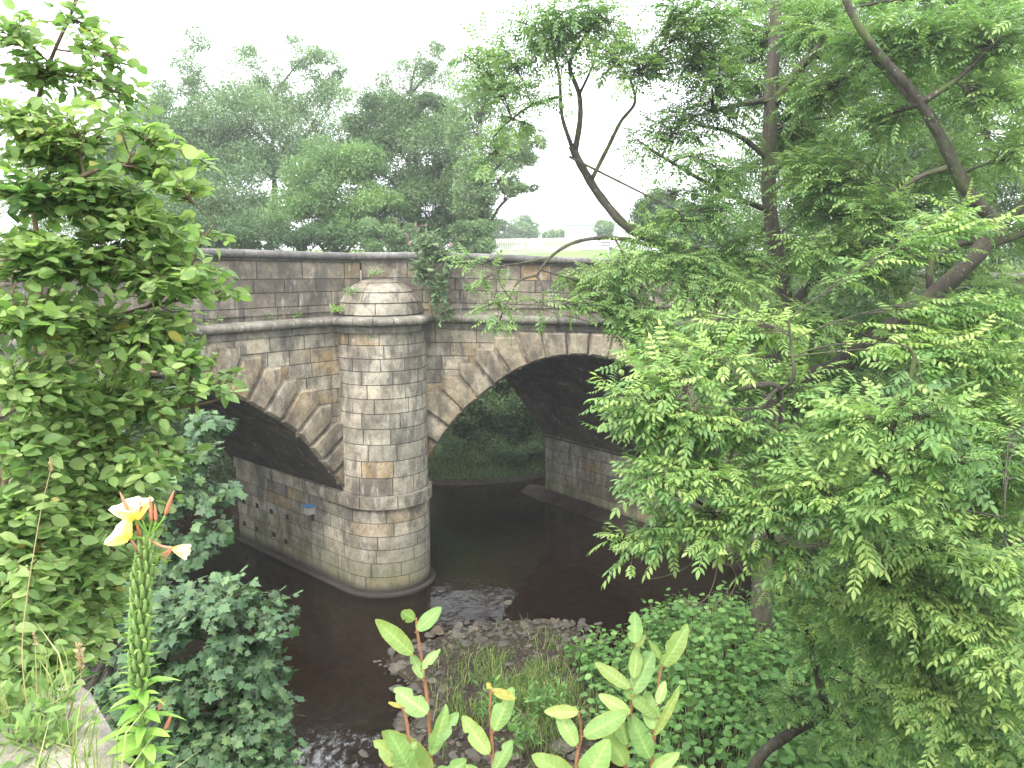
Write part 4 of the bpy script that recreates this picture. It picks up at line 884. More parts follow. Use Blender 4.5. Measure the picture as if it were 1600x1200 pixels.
ll = [([P(1170, 1215, 9.0), P(1200, 1170, 9.0), P(1290, 1115, 9.2), P(1370, 1078, 9.3), P(1450, 1052, 9.4), P(1510, 1045, 9.4)], .075, .04),
      ([P(1290, 1112, 9.2), P(1275, 1040, 9.1), P(1252, 965, 9), P(1225, 925, 8.9), P(1200, 900, 8.8)], .06, .035),
      ([P(1372, 1078, 9.3), P(1376, 1000, 9.2), P(1362, 930, 8.8), P(1350, 880, 8.2), P(1338, 850, 7.6)], .05, .035),
      ([P(1338, 850, 7.6), P(1345, 790, 6.6), P(1380, 710, 6.2), P(1404, 640, 6.1), P(1420, 600, 6.1), P(1428, 560, 6.1), P(1418, 540, 6.1)], .035, .010),
      ([P(1375, 782, 6.4), P(1450, 790, 6.2), P(1520, 800, 6.1), P(1570, 808, 6.0)], .014, .006), ([P(1350, 785, 6.4), P(1300, 778, 6.3), P(1240, 790, 6.2)], .012, .006),
      ([P(1404, 640, 6.1), P(1436, 605, 6.0), P(1436, 570, 6.0), P(1430, 556, 6.0)], .010, .005), ([P(1385, 705, 6.2), P(1430, 700, 6.0), P(1455, 672, 5.9)], .010, .005),
      ([P(1225, 925, 8.9), P(1200, 800, 8.2), P(1215, 680, 7.8), P(1215, 605, 7.6), P(1150, 608, 7.4)], .04, .028),
      ([P(1215, 605, 7.6), P(1190, 635, 7.4), P(1150, 690, 7.2), P(1135, 745, 7.1), P(1110, 800, 7.0)], .022, .009),
      ([P(1215, 640, 7.6), P(1212, 690, 7.4), P(1222, 730, 7.4)], .016, .008),
      ([P(1220, 610, 7.6), P(1240, 590, 7.5), P(1236, 540, 7.6), P(1232, 500, 7.6)], .02, .010),
      ([P(1110, 775, 7.0), P(1145, 790, 7.0), P(1180, 800, 7.0)], .012, .006),
      ([P(1190, 635, 7.4), P(1140, 640, 7.2), P(1085, 635, 7.1)], .012, .005), ([P(1100, 790, 7.0), P(1050, 760, 6.9), P(1010, 740, 6.9)], .012, .005)]
m_ = lambda x, y, D_, rx, ry, n: lobe(x, y, D_, rx, ry, .35 + .3 * random.random(), n)
lobes = [m_(980, 620, 7.2, 60, 40, 15), m_(1050, 590, 7.4, 80, 40, 22), m_(1120, 560, 7.6, 80, 40, 20), m_(1060, 660, 7.1, 90, 45, 26), m_(1150, 660, 7.2, 80, 45, 20), m_(1030, 740, 6.9, 60, 45, 18), m_(1110, 740, 6.9, 80, 40, 22),
         m_(1040, 820, 6.9, 60, 40, 16), m_(980, 850, 7.0, 40, 26, 7), m_(1110, 820, 6.8, 70, 40, 18), m_(1190, 790, 6.7, 80, 50, 24), m_(1210, 860, 6.7, 60, 30, 12), m_(1280, 760, 6.4, 90, 50, 28), m_(1260, 690, 7.2, 80, 40, 18),
         m_(1340, 650, 6.3, 70, 45, 20), m_(1330, 840, 6.3, 60, 40, 12), m_(1400, 770, 6.0, 70, 50, 20), m_(1450, 650, 5.9, 55, 40, 16), m_(1480, 720, 5.9, 70, 50, 18), m_(1420, 590, 6.1, 30, 22, 4), m_(1412, 540, 6.1, 14, 10, 2), m_(1180, 520, 8.4, 80, 40, 18),
         m_(1520, 560, 8.2, 80, 50, 18), m_(1300, 640, 8.2, 70, 35, 14), m_(1560, 640, 7.8, 80, 60, 20), m_(1470, 860, 6.8, 90, 50, 24), m_(1560, 900, 6.5, 70, 60, 20), m_(1420, 940, 6.8, 80, 50, 22), m_(1540, 1000, 6.3, 80, 50, 20),
         m_(1590, 1090, 6.2, 60, 60, 14), m_(1380, 890, 7.2, 60, 40, 12), m_(1260, 930, 8.2, 80, 40, 14), m_(1330, 960, 7.8, 70, 40, 14), m_(1550, 800, 7.2, 80, 50, 18), m_(1480, 1120, 6.8, 80, 50, 18), m_(1400, 1050, 7.6, 60, 35, 10), m_(1460, 1000, 7.0, 70, 45, 16),
         m_(1500, 350, 8.8, 60, 50, 8)]
for gx, gy, gd in ((1230, 1090, 9.2), (1340, 1150, 8.8), (1400, 1110, 8.6), (1560, 500, 8.6), (1590, 660, 7.4), (1490, 640, 7.8), (1020, 550, 8.2), (1090, 520, 8.4), (1160, 590, 8.4), (1240, 600, 8.3), (1010, 660, 7.6), (1090, 690, 7.8), (1180, 720, 7.8), (1240, 780, 7.8), (1320, 720, 7.5), (1400, 680, 7.4), (1440, 800, 7.4), (1520, 720, 7.4), (1580, 560, 8), (1580, 740, 7.2),
                   (1340, 800, 7.6), (1420, 880, 7.6), (1500, 940, 7.4), (1320, 900, 8.4), (1400, 980, 8.2), (1500, 1060, 7.2), (1580, 980, 6.8), (1290, 1010, 8.8), (1360, 1100, 8.4), (1440, 1150, 7.6), (1580, 1170, 6.6), (1300, 990, 8.8)):
    lobes.append(m_(gx, gy, gd, 70, 42, 13))
tree('ash_tree', 'leaning ash with drooping bright green pinnate sprays in front of the tall trunk', 'tree', ll[0][0][0], ll, lobes, 'ash', 'ash', dens=2.4, size=.25, space=.075, outl=.85, twig_r=.0035, br_r=.012, tint=(.6, .2), light_up=.4, droop=.05)
# bare drooping twigs of the ash above the water
bt = thing('ash_branch', P(1140, 800, 7.0), 'bare pale drooping twigs curling below the ash leaves over the water', 'branch')
mb = MB()
for pts, r0 in (([(1105, 800), (1125, 860), (1150, 900), (1135, 935), (1090, 943), (1050, 928)], .008), ([(1120, 850), (1118, 900), (1100, 938), (1070, 940)], .007), ([(1110, 830), (1080, 880), (1040, 900), (1005, 905)], .006), ([(1125, 860), (1160, 890), (1155, 920)], .005), ([(1100, 810), (1060, 850), (1020, 858), (1000, 880)], .005)):
    tube(mb, spline([P(x, y, 6.95 + .1 * random.random()) for x, y in pts], 6), np.linspace(r0, .003, (len(pts) - 1) * 6 + 1), 5)
mb.build('twigs', M['barkl'], bt)

# ------------------------------------------------------------------ left foreground willow and sycamores
wb = V(-2.6, 3.1, ground_z(-2.6, 3.1)); q = lambda x, y, D_: P(x, y, D_)
ll = [([wb, q(-20, 900, 3.2), q(60, 500, 3.4), q(45, 250, 3.4), q(70, 120, 3.4), q(120, 0, 3.4), q(135, -60, 3.4)], .017, .004),
      ([wb + V(.2, 0, 0), q(-60, 700, 2.9), q(0, 520, 2.8), q(25, 440, 2.8)], .008, .003), ([wb, q(-10, 800, 3.4), q(60, 650, 3.4), q(150, 600, 3.5)], .012, .004),
      ([q(40, 500, 3.1), q(100, 440, 3.1), q(170, 400, 3.2), q(240, 370, 3.3)], .014, .004), ([q(45, 330, 3.1), q(120, 280, 3.1), q(190, 250, 3.1), q(270, 210, 3.1)], .012, .004),
      ([q(60, 560, 3.4), q(140, 510, 3.4), q(230, 480, 3.3), q(330, 460, 3.3)], .012, .004), ([q(230, 480, 3.3), q(285, 440, 3.2), q(310, 390, 3.1), q(335, 350, 3.1)], .006, .003),
      ([q(60, 720, 3.2), q(160, 660, 3.2), q(260, 640, 3.2), q(340, 625, 3.2), q(385, 605, 3.2)], .012, .003)]
v = lambda x, y, D_, rx, ry, n: lobe(x, y, D_, rx, ry, .28, n)
lobes = [v(320, 430, 3.1, 45, 30, 5), v(300, 250, 3.1, 40, 20, 3), v(190, 150, 3.4, 30, 50, 4), v(100, 260, 3.3, 90, 50, 14), v(190, 350, 3.3, 70, 50, 14), v(270, 400, 3.3, 50, 40, 8), v(270, 510, 3.3, 50, 40, 8), v(125, 30, 3.4, 55, 45, 7), v(75, 120, 3.4, 75, 55, 12), v(170, 90, 3.4, 38, 40, 5), v(20, 60, 3.2, 50, 55, 7), v(40, 200, 3.2, 70, 55, 18), v(120, 210, 3.2, 65, 45, 12), v(185, 190, 3.2, 40, 30, 4), v(240, 215, 3.1, 50, 24, 6), v(225, 265, 3.1, 65, 26, 10),
         v(285, 290, 3.1, 50, 22, 6), v(60, 300, 3.1, 90, 55, 26), v(160, 310, 3.2, 80, 45, 22), v(240, 350, 3.2, 50, 40, 14), v(60, 400, 3.0, 90, 60, 30), v(150, 410, 3.2, 90, 55, 28), v(235, 430, 3.2, 60, 45, 18), v(290, 450, 3.2, 45, 30, 9), v(320, 370, 3.1, 25, 25, 4),
         v(60, 500, 2.9, 90, 60, 30), v(150, 520, 3.2, 90, 60, 30), v(230, 530, 3.2, 65, 50, 20), v(350, 460, 3.2, 30, 14, 3), v(290, 560, 3.2, 55, 34, 10), v(60, 600, 2.9, 90, 60, 30), v(150, 620, 3.2, 90, 60, 30), v(240, 630, 3.2, 65, 50, 20), v(330, 600, 3.2, 60, 24, 8),
         v(60, 700, 2.9, 90, 60, 30), v(150, 710, 3.1, 90, 60, 28), v(245, 720, 3.1, 60, 45, 16), v(60, 800, 2.8, 90, 60, 28), v(150, 810, 3.0, 80, 55, 24), v(230, 800, 3.2, 50, 40, 9), v(50, 900, 2.7, 80, 55, 26), v(130, 900, 2.9, 70, 55, 20), v(200, 890, 3.1, 50, 40, 8), v(50, 980, 2.6, 70, 45, 20), v(130, 980, 2.8, 60, 45, 14), v(30, 1035, 2.5, 60, 35, 12), v(110, 1040, 2.6, 50, 30, 8)]
tree('willow', 'tall leafy goat willow with reddish stems filling the left edge', 'shrub', wb, ll, lobes, 'ov', 'willow', 'barkw', dens=5.2, size=.060, space=.030, outl=.9, twig_r=.0022, br_r=.006, tint=(.6, .22), light_up=.3, damage=.012)
mb0 = V(-4.2, 6.2, ground_z(-4.2, 6.2))
sy = lambda x, y, D_, rx, ry, n: lobe(x, y, D_, rx, ry, .5, n)
tree('sycamore_sapling', 'dark green sycamore sapling low on the bank left of the water', 'tree', mb0, [([mb0, q(330, 1200, 5.8), q(320, 1050, 5.8), q(360, 920, 5.8)], .05, .012), ([mb0, q(180, 1150, 5.9), q(160, 1000, 5.9), q(180, 900, 6)], .04, .012)],
     [sy(360, 930, 5.8, 60, 40, 16), sy(430, 960, 5.8, 45, 40, 10), sy(300, 960, 5.8, 60, 45, 16), sy(410, 1040, 5.7, 60, 50, 20), sy(320, 1050, 5.6, 70, 50, 24), sy(240, 1000, 5.7, 60, 50, 18), sy(420, 1130, 5.5, 60, 50, 20), sy(320, 1150, 5.4, 80, 50, 26), sy(200, 1090, 5.5, 60, 60, 18), sy(160, 960, 5.9, 60, 50, 16), sy(430, 1200, 5.3, 50, 30, 10), sy(180, 1180, 5.4, 60, 50, 14), sy(280, 1090, 5.5, 60, 50, 16), sy(370, 1190, 5.3, 60, 40, 14), sy(370, 1000, 5.7, 60, 45, 16), sy(400, 1090, 5.6, 60, 45, 16), sy(260, 940, 5.9, 60, 40, 12), sy(220, 1050, 5.6, 60, 45, 12), sy(230, 1190, 5.3, 60, 40, 12)],
     'maple', 'maple', 'bark', group='sycamore saplings', dens=4.4, size=.085, space=.06, outl=.8, twig_r=.003, br_r=.012, tint=(.5, .2), light_up=.3)
mb1 = V(-6.0, 8.0, ground_z(-6.0, 8.0))
tree('sycamore_sapling', 'sycamore sapling reaching up in front of the left arch', 'tree', mb1, [([mb1, q(200, 950, 7.6), q(260, 800, 7.4), q(320, 690, 7.4)], .05, .01), ([mb1, q(250, 900, 7.4), q(330, 850, 7.3)], .03, .01)],
     [sy(330, 660, 7.4, 38, 30, 12), sy(300, 720, 7.4, 50, 35, 16), sy(270, 790, 7.3, 60, 40, 20), sy(335, 780, 7.3, 45, 30, 10), sy(330, 830, 7.2, 45, 26, 9), sy(250, 860, 7.2, 60, 40, 18), sy(310, 870, 7.2, 40, 24, 8), sy(210, 740, 7.5, 60, 50, 14), sy(200, 650, 7.5, 60, 50, 12), sy(220, 930, 7.0, 70, 40, 14)],
     'maple', 'maple', 'bark', group='sycamore saplings', dens=3.6, size=.10, space=.065, outl=.8, twig_r=.003, br_r=.012, tint=(.5, .2), light_up=.3)

# ------------------------------------------------------------------ knotweed on the right bank
kw = MB(); ks = MB(); O, DD, NN, TT, SS = [], [], [], [], []
for _ in range(1500):
    x, y = rng.uniform(1.4, 9.5), rng.uniform(7.5, 15.4); z = ground_z(x, y)
    if z < .0 or z > 2.6: continue
    e = min(x - 1.4, 15.6 - y); hh = (.9 + .5 * vnoise(np.array([x]), np.array([y]), 1.2)[0]) * min(1, .45 + e * .5); lean = rng.normal(0, .16, 2); top = V(x + lean[0], y + lean[1], z + hh)
    st = bez(V(x, y, z), top, .05, 5); tube(ks, st, np.linspace(.008, .003, 5), 4, cap=False)
    for k in range(12):
        f = .35 + .65 * k / 11; p = V(x, y, z) * (1 - f) + top * f; a_ = k * 2.4 + rng.random(); d = V(math.cos(a_), math.sin(a_), -.1); p = p + d * rng.uniform(.02, .22)
        O.append(p); DD.append(d + rng.normal(0, .25, 3)); NN.append(V(0, 0, 1) + rng.normal(0, .3, 3)); TT.append(rng.normal(.3 + .35 * f, .15)); SS.append(rng.uniform(.09, .165))
scatter(kw, T_HEART, np.array(O), np.array(DD), np.array(NN), np.array(SS), np.clip(np.array(TT), 0, 1))
kt = kw.build('knotweed', M['knot']); tag(kt, 'thick bed of heart-leaved knotweed covering the right bank', 'plants', kind='stuff')
so_ = ks.build('knotweed_stems', M['greenstem']); tag(so_, 'stems under the knotweed bed on the right bank', 'plants', kind='stuff')

# ------------------------------------------------------------------ shoal: stones, grass, balsam
def rock(mb, c_, s, flat_=.5, seed=0, tint=.5, warm=0.):
    r2 = np.random.default_rng(seed); n1_, n2_ = 8, 5; vs = []
    for i in range(n2_ + 1):
        ph = math.pi * i / n2_
        for k in range(n1_): th_ = 2 * math.pi * k / n1_; vs.append((math.sin(ph) * math.cos(th_), math.sin(ph) * math.sin(th_), math.cos(ph)))
    vs = np.array(vs); pl = unit(r2.normal(0, 1, (7, 3))); 
    for n_ in pl: dd_ = vs @ n_; vs = vs - np.maximum(0, dd_ - .62)[:, None] * n_
    a_ = r2.random() * 6; rot_ = np.array([[math.cos(a_), -math.sin(a_), 0], [math.sin(a_), math.cos(a_), 0], [0, 0, 1]]); vs = vs * V(1, r2.uniform(.5, .8), flat_ * r2.uniform(.5, .9)); vs = vs @ rot_.T * s + c_
    mb.add(vs, [(i * n1_ + k, i * n1_ + (k + 1) % n1_, (i + 1) * n1_ + (k + 1) % n1_, (i + 1) * n1_ + k) for i in range(n2_) for k in range(n1_)], tint, warm)
GRK = 'loose stones of the shoal'
cnt = 0
for i in range(4000):
    if cnt >= 270: break
    x, y = rng.uniform(-2.6, 2.4), rng.uniform(11.3, 17.4); z = ground_z(x, y)
    if not (-.13 < z < .3): continue
    if ((x - .2) / 1.5) ** 2 + ((y - 14.1) / 1.9) ** 2 < 1 and rng.random() < .85: continue
    cnt += 1; mb = MB(); s = rng.uniform(.07, .2); rock(mb, V(x, y, max(z, -.02) + .02), s, .5, i, rng.uniform(.2, .9), rng.uniform(0, .15)); o = mb.build('river_stone', M['rock']); tag(o, 'angular grey stone among the loose stones of the gravel shoal', 'stone', GRK)
for nm, lab, x, y, s, wm in (('river_stone', 'large pinkish boulder at the head of the gravel shoal', 684, 985, .22, .35), ('river_stone', 'lone pale rock standing in the water beyond the shoal', 795, 942, .17, .1), ('river_stone', 'flat pale slab lying below the balsam at the near end of the shoal', 880, 1166, .34, .05), ('river_stone', 'flat stone on the left water edge of the shoal', 620, 1075, .2, .05), ('river_stone', 'dark rounded stone at the right tip of the shoal by the knotweed', 905, 1020, .2, 0.)):
    r_ = P(x, y, 1) - V(0, 0, EYE); s_ = -(EYE - .1) / r_[2]; q_ = V(0, 0, EYE) + r_ * s_; mb = MB(); rock(mb, q_, s, .5, int(x), .8 if wm < .2 and s < .35 else .6, wm); tag(mb.build(nm, M['rock']), lab, 'stone')
gv = MB(); n = 0
for i in range(6000):
    x, y = rng.uniform(-2.9, 2.7), rng.uniform(11, 17.8); z = ground_z(x, y)
    if -.2 < z < .3 and n < 2600: n += 1; rock(gv, V(x, y, z + .01), rng.uniform(.02, .06), .6, i % 37, rng.uniform(.1, .8), rng.uniform(0, .2))
tag(gv.build('gravel', M['rock']), 'wet gravel between the stones of the shoal', 'gravel', kind='stuff')
def grass(name, label, pts_fn, n, h0, h1, mat='grass', wb_=.006, tintm=(.55, .22)):
    vs = []; t_ = []; k = 0; ls = []; lt = []
    mb = MB(); B = []; 
    for _ in range(n):
        p = pts_fn()
        if p is None: continue
        h = rng.uniform(h0, h1); d = rng.normal(0, .35, 2); a_ = rng.random() * 6.28; s = V(math.cos(a_), math.sin(a_), 0) * wb_ * rng.uniform(.6, 1.3)
        m1 = p + V(d[0] * h * .35, d[1] * h * .35, h * .6); m2 = p + V(d[0] * h * 1.1, d[1] * h * 1.1, h * .85)
        B.append((np.array([p - s, p + s, m1 + s * .7, m1 - s * .7, m2]), min(1, max(0, rng.normal(*tintm)))))
    n = len(B); mb.v.append(np.concatenate([b[0] for b in B])); mb.t.append(np.repeat([b[1] for b in B], 5)); mb.w.append(np.zeros(n * 5)); base = (np.arange(n) * 5)[:, None]
    mb.ls.append((base + np.array([0, 1, 2, 3, 3, 2, 4])).ravel()); mb.lt.append(np.tile([4, 3], n)); mb.n = n * 5
    return tag(mb.build(name, M[mat]), label, 'grass', kind='stuff')
def shoal_pt():
    x, y = rng.normal(.2, .75), rng.normal(13.9, 1.0); z = ground_z(x, y)
    return V(x, y, z) if z > .03 and vnoise(np.array([x]), np.array([y]), .7, 9)[0] > .3 else None
grass('shoal_grass', 'tufts of pale grass growing on the gravel shoal', shoal_pt, 4800, .10, .42, wb_=.008, tintm=(.5, .28))
def farb():
    x, y = rng.uniform(-5, 3), rng.uniform(28.6, 30.6); z = ground_z(x, y); return V(x, y, z) if z > .1 else None
grass('bank_grass', 'short green grass on the far bank under the right arch', farb, 9000, .05, .16, wb_=.016, tintm=(.22, .15))
for i, (x, y, lab) in enumerate(((840, 1090, 'pink-flowered balsam in the middle of the shoal'), (775, 1100, 'pink-flowered balsam left of the other shoal balsams'), (880, 1110, 'pink-flowered balsam by the flat pale slab'), (815, 1150, 'pink-flowered balsam at the near end of the shoal'))):
    r_ = P(x, y, 1) - V(0, 0, EYE); s_ = -(EYE - .5) / r_[2]; q_ = V(0, 0, EYE) + r_ * s_; q_[2] = .15
    t_ = tuft('balsam', lab, q_, .75, 34, .14, 'knot', 'lance', 'balsams on the shoal', grow_up=1.1, tint=(.6, .2)); spikes(t_, [q_ + V(*rng.normal(0, .25, 2), rng.uniform(.45, .8)) for _ in range(7)], .07, n=16, r_=.04)

# ------------------------------------------------------------------ foreground: wall, grasses, evening primrose, sallow shoots
def wz(y): return EYE - 1.02
e0, e1 = V(-1.45, 2.32), V(.30, .15); dw = unit(e0 - e1); nw = V(-dw[1], dw[0]); nw = nw if nw[0] < 0 else -nw
wall = thing('stone_wall', (-1.1, 1.4, 6.2), 'rough lichened stone wall top in the bottom left corner', 'wall')
xs_ = np.linspace(-1.2, 2.08, 120); ys_ = np.linspace(0, .62, 24); mb = MB(); vs = []
for a_ in xs_:
    for c_ in ys_:
        p = e1 + dw * a_ + nw * c_; hz = .012 * vnoise(np.array([p[0]]), np.array([p[1]]), .06, 2)[0] + .02 * vnoise(np.array([p[0]]), np.array([p[1]]), .25, 5)[0] - .03 * (c_ < .02) - .03 * max(0, .05 - c_)
        jag = .02 * (vnoise(np.array([a_]), np.array([0.]), .12, 7)[0] - .5) if c_ < .03 else 0; p = p + nw * jag
        vs.append(V(p[0], p[1], wz(0) + hz))
k = len(ys_); fs = [(i * k + j, (i + 1) * k + j, (i + 1) * k + j + 1, i * k + j + 1) for i in range(len(xs_) - 1) for j in range(k - 1)]; mb.add(vs, fs, .5)
mb.build('coping', M['concrete'], wall, True)
mb = MB(); blocks(mb, lambda u, v_: (lambda p: (V(p[0], p[1], v_), V(-nw[0], -nw[1], 0)))(e1 + dw * u + nw * .03), [5.2, 5.6, 6.0, 6.4, 6.8, wz(0) - .02], (.3, .6), lambda i: [(-1.2, 2.08)], (.5, .2), .1)
mb.build('wall_face', M['rubble'], wall)
def wpt():
    a_, c_ = rng.uniform(1.2, 2.08), rng.uniform(.05, .6); p = e1 + dw * a_ + nw * c_
    return V(p[0], p[1], wz(0)) if vnoise(np.array([p[0]]), np.array([p[1]]), .15, 11)[0] + c_ * 1.1 + max(0, a_ - 1.9) * 3 > .62 else None
grass('wall_grass', 'dry and green grass growing along the wall top', wpt, 1500, .05, .24, wb_=.0022, tintm=(.65, .25))
def wedge_(a_, c_): p = e1 + dw * a_ + nw * c_; return V(p[0], p[1], wz(0))
for i, (x, y, c_) in enumerate(((25, 1165, 0), (60, 1180, 0), (100, 1160, 0), (20, 1120, 0), (80, 1125, 0))):
    r_ = P(x, y, 1) - V(0, 0, EYE); p = V(0, 0, EYE) + r_ * (-(EYE - wz(0)) / r_[2]); tuft('wall_weed', ['broad-leaved weed at the bottom left corner of the wall top', 'broad-leaved weed in the middle of the wall-top plants', 'rightmost broad-leaved weed on the wall top', 'farthest weed at the left side of the wall top', 'weed by the base of the dry grass stalks'][i], p, .10, 10, .040, 'willow', 'lance', group='weeds on the wall top', grow_up=.6, tint=(.55, .25))
for pts, hd, lab in ([[(45, 1130), (35, 1000), (60, 820), (80, 730)], 0, 'tallest dry grass stalk bending right over the wall'], [[(55, 1165), (57, 1080), (55, 1003)], 0, 'short straight dry stalk over the wall'], [[(127, 1200), (127, 1100), (126, 1040)], 1, 'dry grass stalk with a narrow seed head at the wall edge'], [[(12, 1180), (8, 1100), (-5, 1050)], 0, 'dry stalk at the left frame edge']):
    b_ = P(*pts[0], 1.6); t_ = thing('grass_stalk', b_, lab, 'grass stalk', 'dry grass stalks on the wall'); mb = MB(); sp__ = spline([P(x, y, 1.6) for x, y in pts], 6); tube(mb, sp__, np.linspace(.0016, .0006, len(sp__)), 5); mb.build('stem', M['straw'], t_)
    mb = MB(); e = sp__[-1]; k = 60; s = rng.random(k); O = e + V(0, 0, -.01) + np.stack([np.zeros(k), np.zeros(k), s * (.055 if hd else .03)], -1); scatter(mb, T_RH, O, rng.normal(0, .5, (k, 3)) + V(0, 0, 1), rng.normal(0, 1, (k, 3)), np.full(k, .014 if hd else .006), rng.random(k)); mb.build('seed_head', M['straw'], t_)

# evening primrose
DP = 1.5; pb = P(228, 1330, DP)
pr = thing('evening_primrose', pb, 'evening primrose spike with three yellow flowers and orange buds before the shrubs', 'flower')
st = spline([pb, P(226, 1200, DP), P(218, 1050, DP), P(222, 930, DP), P(228, 865, DP), P(232, 835, DP)], 10)
mb = MB(); tube(mb, st, np.linspace(.0065, .0025, len(st)), 8); mb.build('stem', M['greenstem'], pr, True)
def at_st(y):
    return P(np.interp(y, [835, 865, 930, 1050, 1200], [232, 228, 222, 218, 226]), y, DP)
pod = MB(); tube(pod, [V(0, 0, 0), V(.003, 0, .008), V(.0045, 0, .016), V(.004, 0, .024), V(.002, 0, .029)], [.0018, .0032, .0034, .0026, .001], 6); pod_o = None
k = 0; BR = MB(); O, DD, NN, SS, TT = [], [], [], [], []
for y in np.arange(846, 1085, 2.9):
    a_ = k * 2.4; c_ = at_st(y); o = None; k += 1
    if pod_o is None: pod_o = pod.build('seed_pod', M['greenpod'], None, True); o = pod_o
    else: o = pod_o.copy(); COL.objects.link(o)
    o.parent = pr; o.rotation_euler = (0, R(14), a_); r_ = .0058; o.location = tuple(c_ - pb + V(math.cos(a_) * r_, math.sin(a_) * r_, 0)); sc = .75 + .6 * min(1, (y - 840) / 80); o.scale = (sc,) * 3
    d = V(math.cos(a_), math.sin(a_), .25); O.append(c_ + d * .004); DD.append(d); NN.append(V(0, 0, 1) + rng.normal(0, .2, 3)); SS.append(.022 + .022 * max(0, (y - 900) / 180) * rng.uniform(.7, 1.2)); TT.append(.6)
scatter(BR, [lance(.11)], np.array(O), np.array(DD), np.array(NN), np.array(SS), np.clip(rng.normal(.6, .2, len(O)), 0, 1)); BR.build('bracts', M['prim'], pr)
LV = MB(); O, DD, NN, SS = [], [], [], []
for i, y in enumerate(np.arange(1075, 1330, 4.0)):
    a_ = i * 2.4 + .5; c_ = at_st(min(y, 1200)) if y < 1200 else P(227, y, DP); d = V(math.cos(a_), math.sin(a_), .45); O.append(c_ + d * .004); DD.append(d); NN.append(V(0, 0, 1) + rng.normal(0, .35, 3)); SS.append(rng.uniform(.045, .075))
scatter(LV, [ovate(.20, .15, .45, 5, .03), ovate(.17, .1, .6, 5, .04)], np.array(O), np.array(DD), np.array(NN), np.array(SS), np.clip(rng.normal(.6, .2, len(O)), 0, 1)); LV.build('leaves', M['prim'], pr)
def petal_mesh(mb, o, ax, up, L1, wd, cup, tint):
    """one broad heart-shaped petal flaring from ax"""
    ax = unit(ax); up = unit(up - ax * (up @ ax)); sd = np.cross(ax, up); n1_, n2_ = 7, 6; vs = []; tt = []
    for i in range(n1_):
        s = i / (n1_ - 1); w_ = wd * math.sin(min(1, .12 + s * 1.0) * math.pi * .62) ** .8
        for j in range(n2_):
            t_ = (j / (n2_ - 1) - .5) * 2; notch = -.14 * math.exp(-(t_ / .35) ** 2) * (s ** 4); r_ = L1 * (s * (1 - .12 * t_ * t_) + notch)
            vs.append(o + ax * r_ * math.cos(cup * s ** .8) + up * (r_ * math.sin(cup * s ** .8) + wd * .05 * math.sin(t_ * 5 + s * 4)) + sd * t_ * w_ - up * .18 * wd * (t_ * t_) * 0); tt.append(tint * s)
    mb.add(vs, [(i * n2_ + j, i * n2_ + j + 1, (i + 1) * n2_ + j + 1, (i + 1) * n2_ + j) for i in range(n1_ - 1) for j in range(n2_ - 1)], np.clip(np.array(tt), 0, 1))
def flower(base, fc, ax, L1, wilt=0.0):
    ax = unit(ax); t1 = spline([base, (base + fc) / 2 + V(0, 0, -.004 if wilt else .004), fc], 6); mb = MB(); tube(mb, t1, np.linspace(.0018, .003, len(t1)), 7, tint=.3); tb = mb.build('flower_tube', M['bud'] if wilt else M['prim'], pr, True)
    a_ = unit(np.cross(ax, V(.3, .2, 1))); b_ = np.cross(ax, a_)
    for i in range(4):
        th_ = i * math.pi / 2 + .5; mb = MB(); petal_mesh(mb, fc, ax, a_ * math.cos(th_) + b_ * math.sin(th_), L1, L1 * (.62 if not wilt else .35), .75 if not wilt else .35, 1.0 - i * .12); mb.build('petal', M['petal'], pr, True)
    for i in range(3):
        mb = MB(); s0 = fc - ax * .002; d = -ax * .018 + V(.004 * (i - 1), 0, -.016 - .004 * i); tube(mb, [s0, s0 + d * .5 + V(.002, 0, 0), s0 + d * 1.3], [.0022, .0018, .0006], 5, tint=.2); mb.build('sepal', M['bud'], pr, True)
    mb = MB()
    for i in range(6): th_ = i; tube(mb, [fc, fc + ax * L1 * .55 + (a_ * math.cos(th_) + b_ * math.sin(th_)) * .006], .0007, 4, tint=.4)
    mb.build('stamens', M['petal'], pr)
top = P(232, 838, DP)
flower(top, P(212, 812, DP), P(205, 782, DP - .005) - P(214, 815, DP), .050)
flower(top + V(0, 0, -.008), P(203, 842, DP - .01), P(178, 826, DP - .02) - P(204, 843, DP - .01), .046)
flower(top + V(0, 0, -.006), P(270, 857, DP), P(297, 862, DP) - P(268, 855, DP), .036, wilt=1)
for (x0, y0, x1, y1, w_) in ((205, 808, 187, 768, .0042), (222, 812, 219, 780, .0036), (237, 814, 234, 774, .0045), (244, 815, 242, 787, .0036), (258, 805, 272, 766, .0045), (248, 1110, 253, 1090, .003), (258, 1140, 268, 1117, .0045)):
    s0 = at_st(max(838, y0 + 25)); e0_ = P(x0, y0, DP); e1_ = P(x1, y1, DP); mb = MB(); tube(mb, bez(s0, e0_, 0, 5), .0016, 6, tint=.6); bs = mb.build('bud_stalk', M['prim'], pr, True)
    mb = MB(); sp__ = np.array([e0_ + (e1_ - e0_) * f for f in (0, .15, .4, .7, .9, 1)]); tube(mb, sp__, np.array([.5, .9, 1, .7, .35, .1]) * w_, 8, tint=np.repeat([.7, .3, .1, .1, .4, 1.], 8)); mb.build('flower_bud', M['bud'], pr, True)

